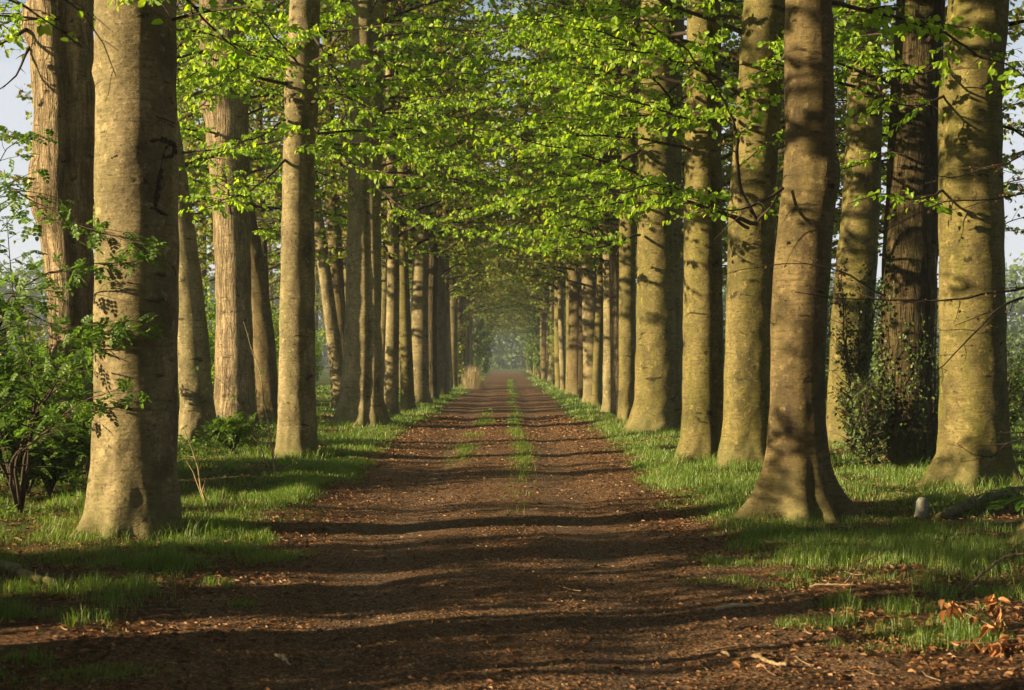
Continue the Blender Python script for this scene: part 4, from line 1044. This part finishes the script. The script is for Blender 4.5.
def strip_fn(x, y, cl):
    n1 = vnoise(y * .55, x * 0 + 4, 31) * .6 + vnoise(x * 3, y * 1.4, 32) * .4
    a = np.exp(-((x - .20 - .07 * np.sin(y * .3)) / .15) ** 2) * sstep(13, 24, y) * sstep(.42, .66, n1 + .004 * np.minimum(y, 60))
    b = np.exp(-((x + .72 - .1 * np.sin(y * .2)) / .20) ** 2) * sstep(21, 26, y) * (1 - sstep(44, 54, y)) * sstep(.48, .70, n1)
    return np.maximum(a, b) * .38


mb = MB()
mb.add(*grass_field(-9, 9, 6.4, 13, 4500, 1.0, 1.0, 1, dens_fn=clumps_fn))
mb.add(*grass_field(-9, 9, 13, 22, 2500, 1.0, 1.0, 2, dens_fn=clumps_fn))
mb.add(*grass_field(-13, 13, 22, 40, 700, 1.1, 1.0, 3))
mb.add(*grass_field(-14, 14, 40, 75, 220, 1.2, 1.1, 4))
mb.add(*grass_field(-12, 12, 75, 150, 80, 1.3, 1.3, 5))
def base_tufts():
    r = np.random.default_rng(12); xs_, ys_ = [], []
    for (tx, ty, tr) in BASES:
        if ty > 36: continue
        n = 1500; a = r.uniform(0, 6.283, n); q = tr * r.uniform(.9, 1.75, n)
        xs_.append(tx + q * np.cos(a)); ys_.append(ty + q * np.sin(a))
    x = np.concatenate(xs_); y = np.concatenate(ys_); cl = vnoise(x * 5, y * 5, 91)
    k = r.uniform(0, 1, len(x)) < sstep(.35, .62, cl); x, y, cl = x[k], y[k], cl[k]; n = len(x)
    h = r.uniform(.05, .20, n) * (.5 + cl); w = np.maximum(.0032, .0003 * y); a = r.uniform(0, 6.283, n); ln = np.abs(r.normal(0, .5, n)) + .1
    z = gh(x, y) - .01; sx, sy = -np.sin(a + 1) * w / 2, np.cos(a + 1) * w / 2; dx, dy = np.cos(a) * ln * h, np.sin(a) * ln * h
    V = np.empty((n, 5, 3))
    V[:, 0] = np.stack([x - sx, y - sy, z], -1); V[:, 1] = np.stack([x + sx, y + sy, z], -1)
    V[:, 2] = np.stack([x + dx * .32 + sx * .8, y + dy * .32 + sy * .8, z + h * .62], -1); V[:, 3] = np.stack([x + dx * .32 - sx * .8, y + dy * .32 - sy * .8, z + h * .62], -1)
    V[:, 4] = np.stack([x + dx, y + dy, z + h * (1 - .22 * ln)], -1)
    b = np.arange(n)[:, None] * 5
    return V, [b + np.array([[0, 1, 2, 3]]), b + np.array([[3, 2, 4]])]


mb.add(*base_tufts())
tag(mb.build('verge_grass', M['grass'], smooth=False), 'uneven green grass on both verges of the path', 'grass', kind='stuff')


def strip_field(y0, y1, per, seed):
    r = np.random.default_rng(seed); n = int(1.8 * (y1 - y0) * per)
    x = r.uniform(-1.25, .75, n); y = r.uniform(y0, y1, n)
    k = r.uniform(0, 1, n) < strip_fn(x, y, None); x, y = x[k], y[k]; n = len(x)
    h = r.uniform(.03, .09, n); w = np.maximum(.004, .0004 * y); a = r.uniform(0, 6.283, n); ln = r.uniform(.2, 1.2, n)
    z = gh(x, y); V = np.empty((n, 3, 3)); sx, sy = -np.sin(a) * w / 2, np.cos(a) * w / 2
    V[:, 0] = np.stack([x - sx, y - sy, z], -1); V[:, 1] = np.stack([x + sx, y + sy, z], -1)
    V[:, 2] = np.stack([x + np.cos(a) * ln * h, y + np.sin(a) * ln * h, z + h], -1)
    return V, [np.arange(n)[:, None] * 3 + np.array([[0, 1, 2]])]


mb = MB(); mb.add(*strip_field(13, 40, 1800, 1)); mb.add(*strip_field(40, 130, 420, 2))
tag(mb.build('path_grass', M['grass'], smooth=False), 'thin worn grass strips growing between the wheel tracks', 'grass', kind='stuff')


def scatter_litter(n, x0, x1, y0, y1, smin, smax, seed, fn, mat):
    r = np.random.default_rng(seed); x = r.uniform(x0, x1, n); y = y0 + (y1 - y0) * r.uniform(0, 1, n) ** 1.5
    k = (r.uniform(0, 1, n) < fn(x, y)) & (np.abs(x) < .40 * y + 1); x, y = x[k], y[k]; n = len(x)
    a = r.uniform(0, 6.283, n); d = np.stack([np.cos(a), np.sin(a), r.normal(.05, .18, n)], -1)
    nn = np.stack([r.normal(0, .55, n), r.normal(0, .55, n), np.ones(n)], -1)
    s = r.uniform(smin, smax, n) ** 1.0 * (.6 + .4 * r.uniform(0, 1, n)) * np.maximum(1, y / 22)
    m = MB(); leaves(m, np.stack([x, y, gh(x, y) + .010], -1), d, nn, s, 0, DU, DV * .85, DW * 1.3, DFq)
    return m


def lit_fn(x, y):
    e = np.abs(x - path_c(y)) - path_w(y)
    edge = np.exp(-((e + .05) / .55) ** 2)
    out = sstep(0, .8, e) * .55
    bare = (1 - sstep(9.5, 12.5, y)) * .9 * sstep(-.6, .3, e)
    pn = vnoise(x * 1.1, y * 1.1, 41) * .6 + vnoise(x * 4, y * 4, 42) * .4
    return np.clip(np.maximum(np.maximum(edge * .8, out), np.maximum(bare, .16)) * sstep(.22, .56, pn) * 1.4, 0, 1)


m = scatter_litter(150000, -8, 8, 6.2, 42, .022, .062, 5, lit_fn, 'litter')
tag(m.build('leaf_litter', M['litter'], smooth=False), 'dead brown leaves strewn over verges and path edges', 'leaf litter', kind='stuff')
m = scatter_litter(110000, -3, 3, 6.2, 40, .008, .032, 6, lambda x, y: (np.abs(x - path_c(y)) < 2.4) * sstep(.2, .7, vnoise(x * 1.4, y * .8, 44)) * .9, 'litter')
tag(m.build('path_crumbs', M['litter'], smooth=False), 'crumbled leaf fragments scattered over the path', 'leaf litter', kind='stuff')
r = np.random.default_rng(14); n = 1500
y = 6.3 + 24 * r.uniform(0, 1, n) ** 1.4; x = r.uniform(-8, 8, n); k = r.uniform(0, 1, n) < lit_fn(x, y) * 1.3; x, y = x[k], y[k]; n = len(x)
a = r.uniform(0, 6.283, n); ln = r.uniform(.04, .26, n); q = np.linspace(-.5, .5, 4)[None]; bend = r.normal(0, .12, n)[:, None] * (q ** 2) * ln[:, None]
tx = x[:, None] + np.cos(a)[:, None] * ln[:, None] * q - np.sin(a)[:, None] * bend; ty = y[:, None] + np.sin(a)[:, None] * ln[:, None] * q + np.cos(a)[:, None] * bend
tz = gh(tx, ty) + .012 + r.uniform(0, .03, (n, 1)) * np.abs(q)
mb = MB(); tubes(mb, np.stack([tx, ty, tz], -1), np.tile(r.uniform(.0018, .005, (n, 1)), (1, 4)), 4)
tag(mb.build('twig_litter', M['deadwood']), 'broken dry twigs lying among the dead leaves', 'twigs', kind='stuff')
# leafy ground cover under the left trees
r = np.random.default_rng(8); n = 16000
x = r.uniform(-11, -3.9, n); y = r.uniform(13.5, 34, n); cl = vnoise(x * .9, y * .9, 51) * .6 + vnoise(x * 3, y * 3, 52) * .4
k = r.uniform(0, 1, n) < sstep(.40, .62, cl) * sstep(-3.9, -5.2, x); x, y, cl = x[k], y[k], cl[k]; n = len(x)
mb = MB(); a = r.uniform(0, 6.283, n)
d = np.stack([np.cos(a), np.sin(a), r.normal(0, .3, n)], -1); nn = np.stack([r.normal(0, .4, n), r.normal(0, .4, n), np.ones(n)], -1)
leaves(mb, np.stack([x, y, gh(x, y) + r.uniform(.02, .30, n) * cl], -1), d, nn, r.uniform(.04, .085, n) * np.maximum(1, y / 22))
tag(mb.build('ground_cover', M['leaf_dark'], smooth=False), 'low leafy ground elder under the left trees', 'ground cover', kind='stuff')

# ------------------------------------------------------------------ far wood around the fields
def treeline(name, pts, h, seed, n, mat, leaf=1.0):
    r = np.random.default_rng(seed); P = spline(np.array(pts, float), 200)
    i = r.integers(0, 200, n); hh = h * (.65 + .45 * vnoise(i * .11, i * 0, seed))
    u = r.uniform(0, 1, n) ** 1.35; p = P[i] + np.stack([r.normal(0, 5, n), r.normal(0, 4, n), hh * u], -1)
    m = MB(); leaves(m, p, r.normal(0, 1, (n, 3)), r.normal(0, 1, (n, 3)), leaf * r.uniform(.6, 1.5, n))
    return tag(m.build(name, M[mat], smooth=False), None, None, None, 'stuff')


treeline('far_woods', [(-222, 120, 0), (-190, 240, 0), (-110, 310, 0), (0, 335, 0), (110, 310, 0), (190, 240, 0), (222, 120, 0)], 24, 61, 240000, 'leaf_dark', .9)
bpy.data.objects['far_woods']['label'] = 'misty far wood beyond the end of the avenue'; bpy.data.objects['far_woods']['category'] = 'woods'

# haze
hm, nt, out = new_mat('morning haze')
v = nd(nt, 'ShaderNodeVolumePrincipled'); v.inputs['Density'].default_value = .0005; v.inputs['Color'].default_value = (.80, .92, 1.0, 1)
v.inputs['Anisotropy'].default_value = .0
nt.links.new(v.outputs[0], out.inputs['Volume'])
HAZE = True
if HAZE:
    bpy.ops.mesh.primitive_cube_add(size=1)
    hz = bpy.context.object; hz.name = 'haze'; hz.data.materials.append(hm)
    hz.scale = (486, 478, 31); hz.location = (0, 166, 14); tag(hz, 'thin bluish morning haze along the avenue', 'haze', None, 'stuff')

# ------------------------------------------------------------------ light, camera
w = bpy.data.worlds.new('World'); S.world = w; w.use_nodes = True
nt = w.node_tree; bg = nt.nodes['Background']
sky = nt.nodes.new('ShaderNodeTexSky'); sky.sky_type = 'NISHITA'; sky.sun_disc = False
sky.sun_elevation = R(SUN_EL); sky.sun_rotation = R(270 - SUN_BACK); sky.air_density = 1.0; sky.dust_density = 1.5; sky.ozone_density = 1.0
tc = nt.nodes.new('ShaderNodeTexCoord'); sx = nt.nodes.new('ShaderNodeSeparateXYZ'); nt.links.new(tc.outputs['Generated'], sx.inputs[0])
cn = noise(nt, mapping(nt, tc.outputs['Generated'], (1.5, 1.5, 6)), 1.6, 5, .6)
veil = ramp(nt, mth(nt, 'ADD', sx.outputs[2], mth(nt, 'MULTIPLY', mth(nt, 'SUBTRACT', cn, .5), .35)), [(.02, (.95, .95, .95)), (.19, (.85, .85, .85)), (.29, (0, 0, 0))])
nt.links.new(mix(nt, veil, sky.outputs[0], (5.2, 5.4, 5.9)), bg.inputs[0]); bg.inputs[1].default_value = .05
sv = Vector((-math.cos(R(SUN_BACK)) * math.cos(R(SUN_EL)), -math.sin(R(SUN_BACK)) * math.cos(R(SUN_EL)), math.sin(R(SUN_EL))))
sl = bpy.data.lights.new('sun', 'SUN'); sl.energy = 5.0; sl.angle = R(.55); sl.color = (1.0, .775, .45)
so = bpy.data.objects.new('sun', sl); COL.objects.link(so); so.rotation_euler = (-sv).to_track_quat('-Z', 'Y').to_euler(); so.location = (-40, -10, 30)

cam = bpy.data.cameras.new('camera'); co = bpy.data.objects.new('camera', cam); COL.objects.link(co)
co.location = (0, 0, CAMH); co.rotation_euler = (R(90), 0, 0)
cam.sensor_width = 36; cam.lens = 36 * F / 1024; cam.shift_x = (512 - VX) / 1024; cam.shift_y = (VY - 345) / 1024
cam.clip_start = .1; cam.clip_end = 6000
cam.dof.use_dof = True; cam.dof.focus_distance = 17; cam.dof.aperture_fstop = 4.5
S.camera = co
S.view_settings.view_transform = 'Standard'; S.view_settings.look = 'None'; S.view_settings.gamma = 1; S.view_settings.exposure = 1.58
S.render.engine = 'CYCLES'
cy = S.cycles
cy.use_denoising = True
cy.max_bounces = 6; cy.diffuse_bounces = 3; cy.glossy_bounces = 2; cy.transmission_bounces = 4; cy.volume_bounces = 0; cy.transparent_max_bounces = 4
cy.sample_clamp_indirect = 6
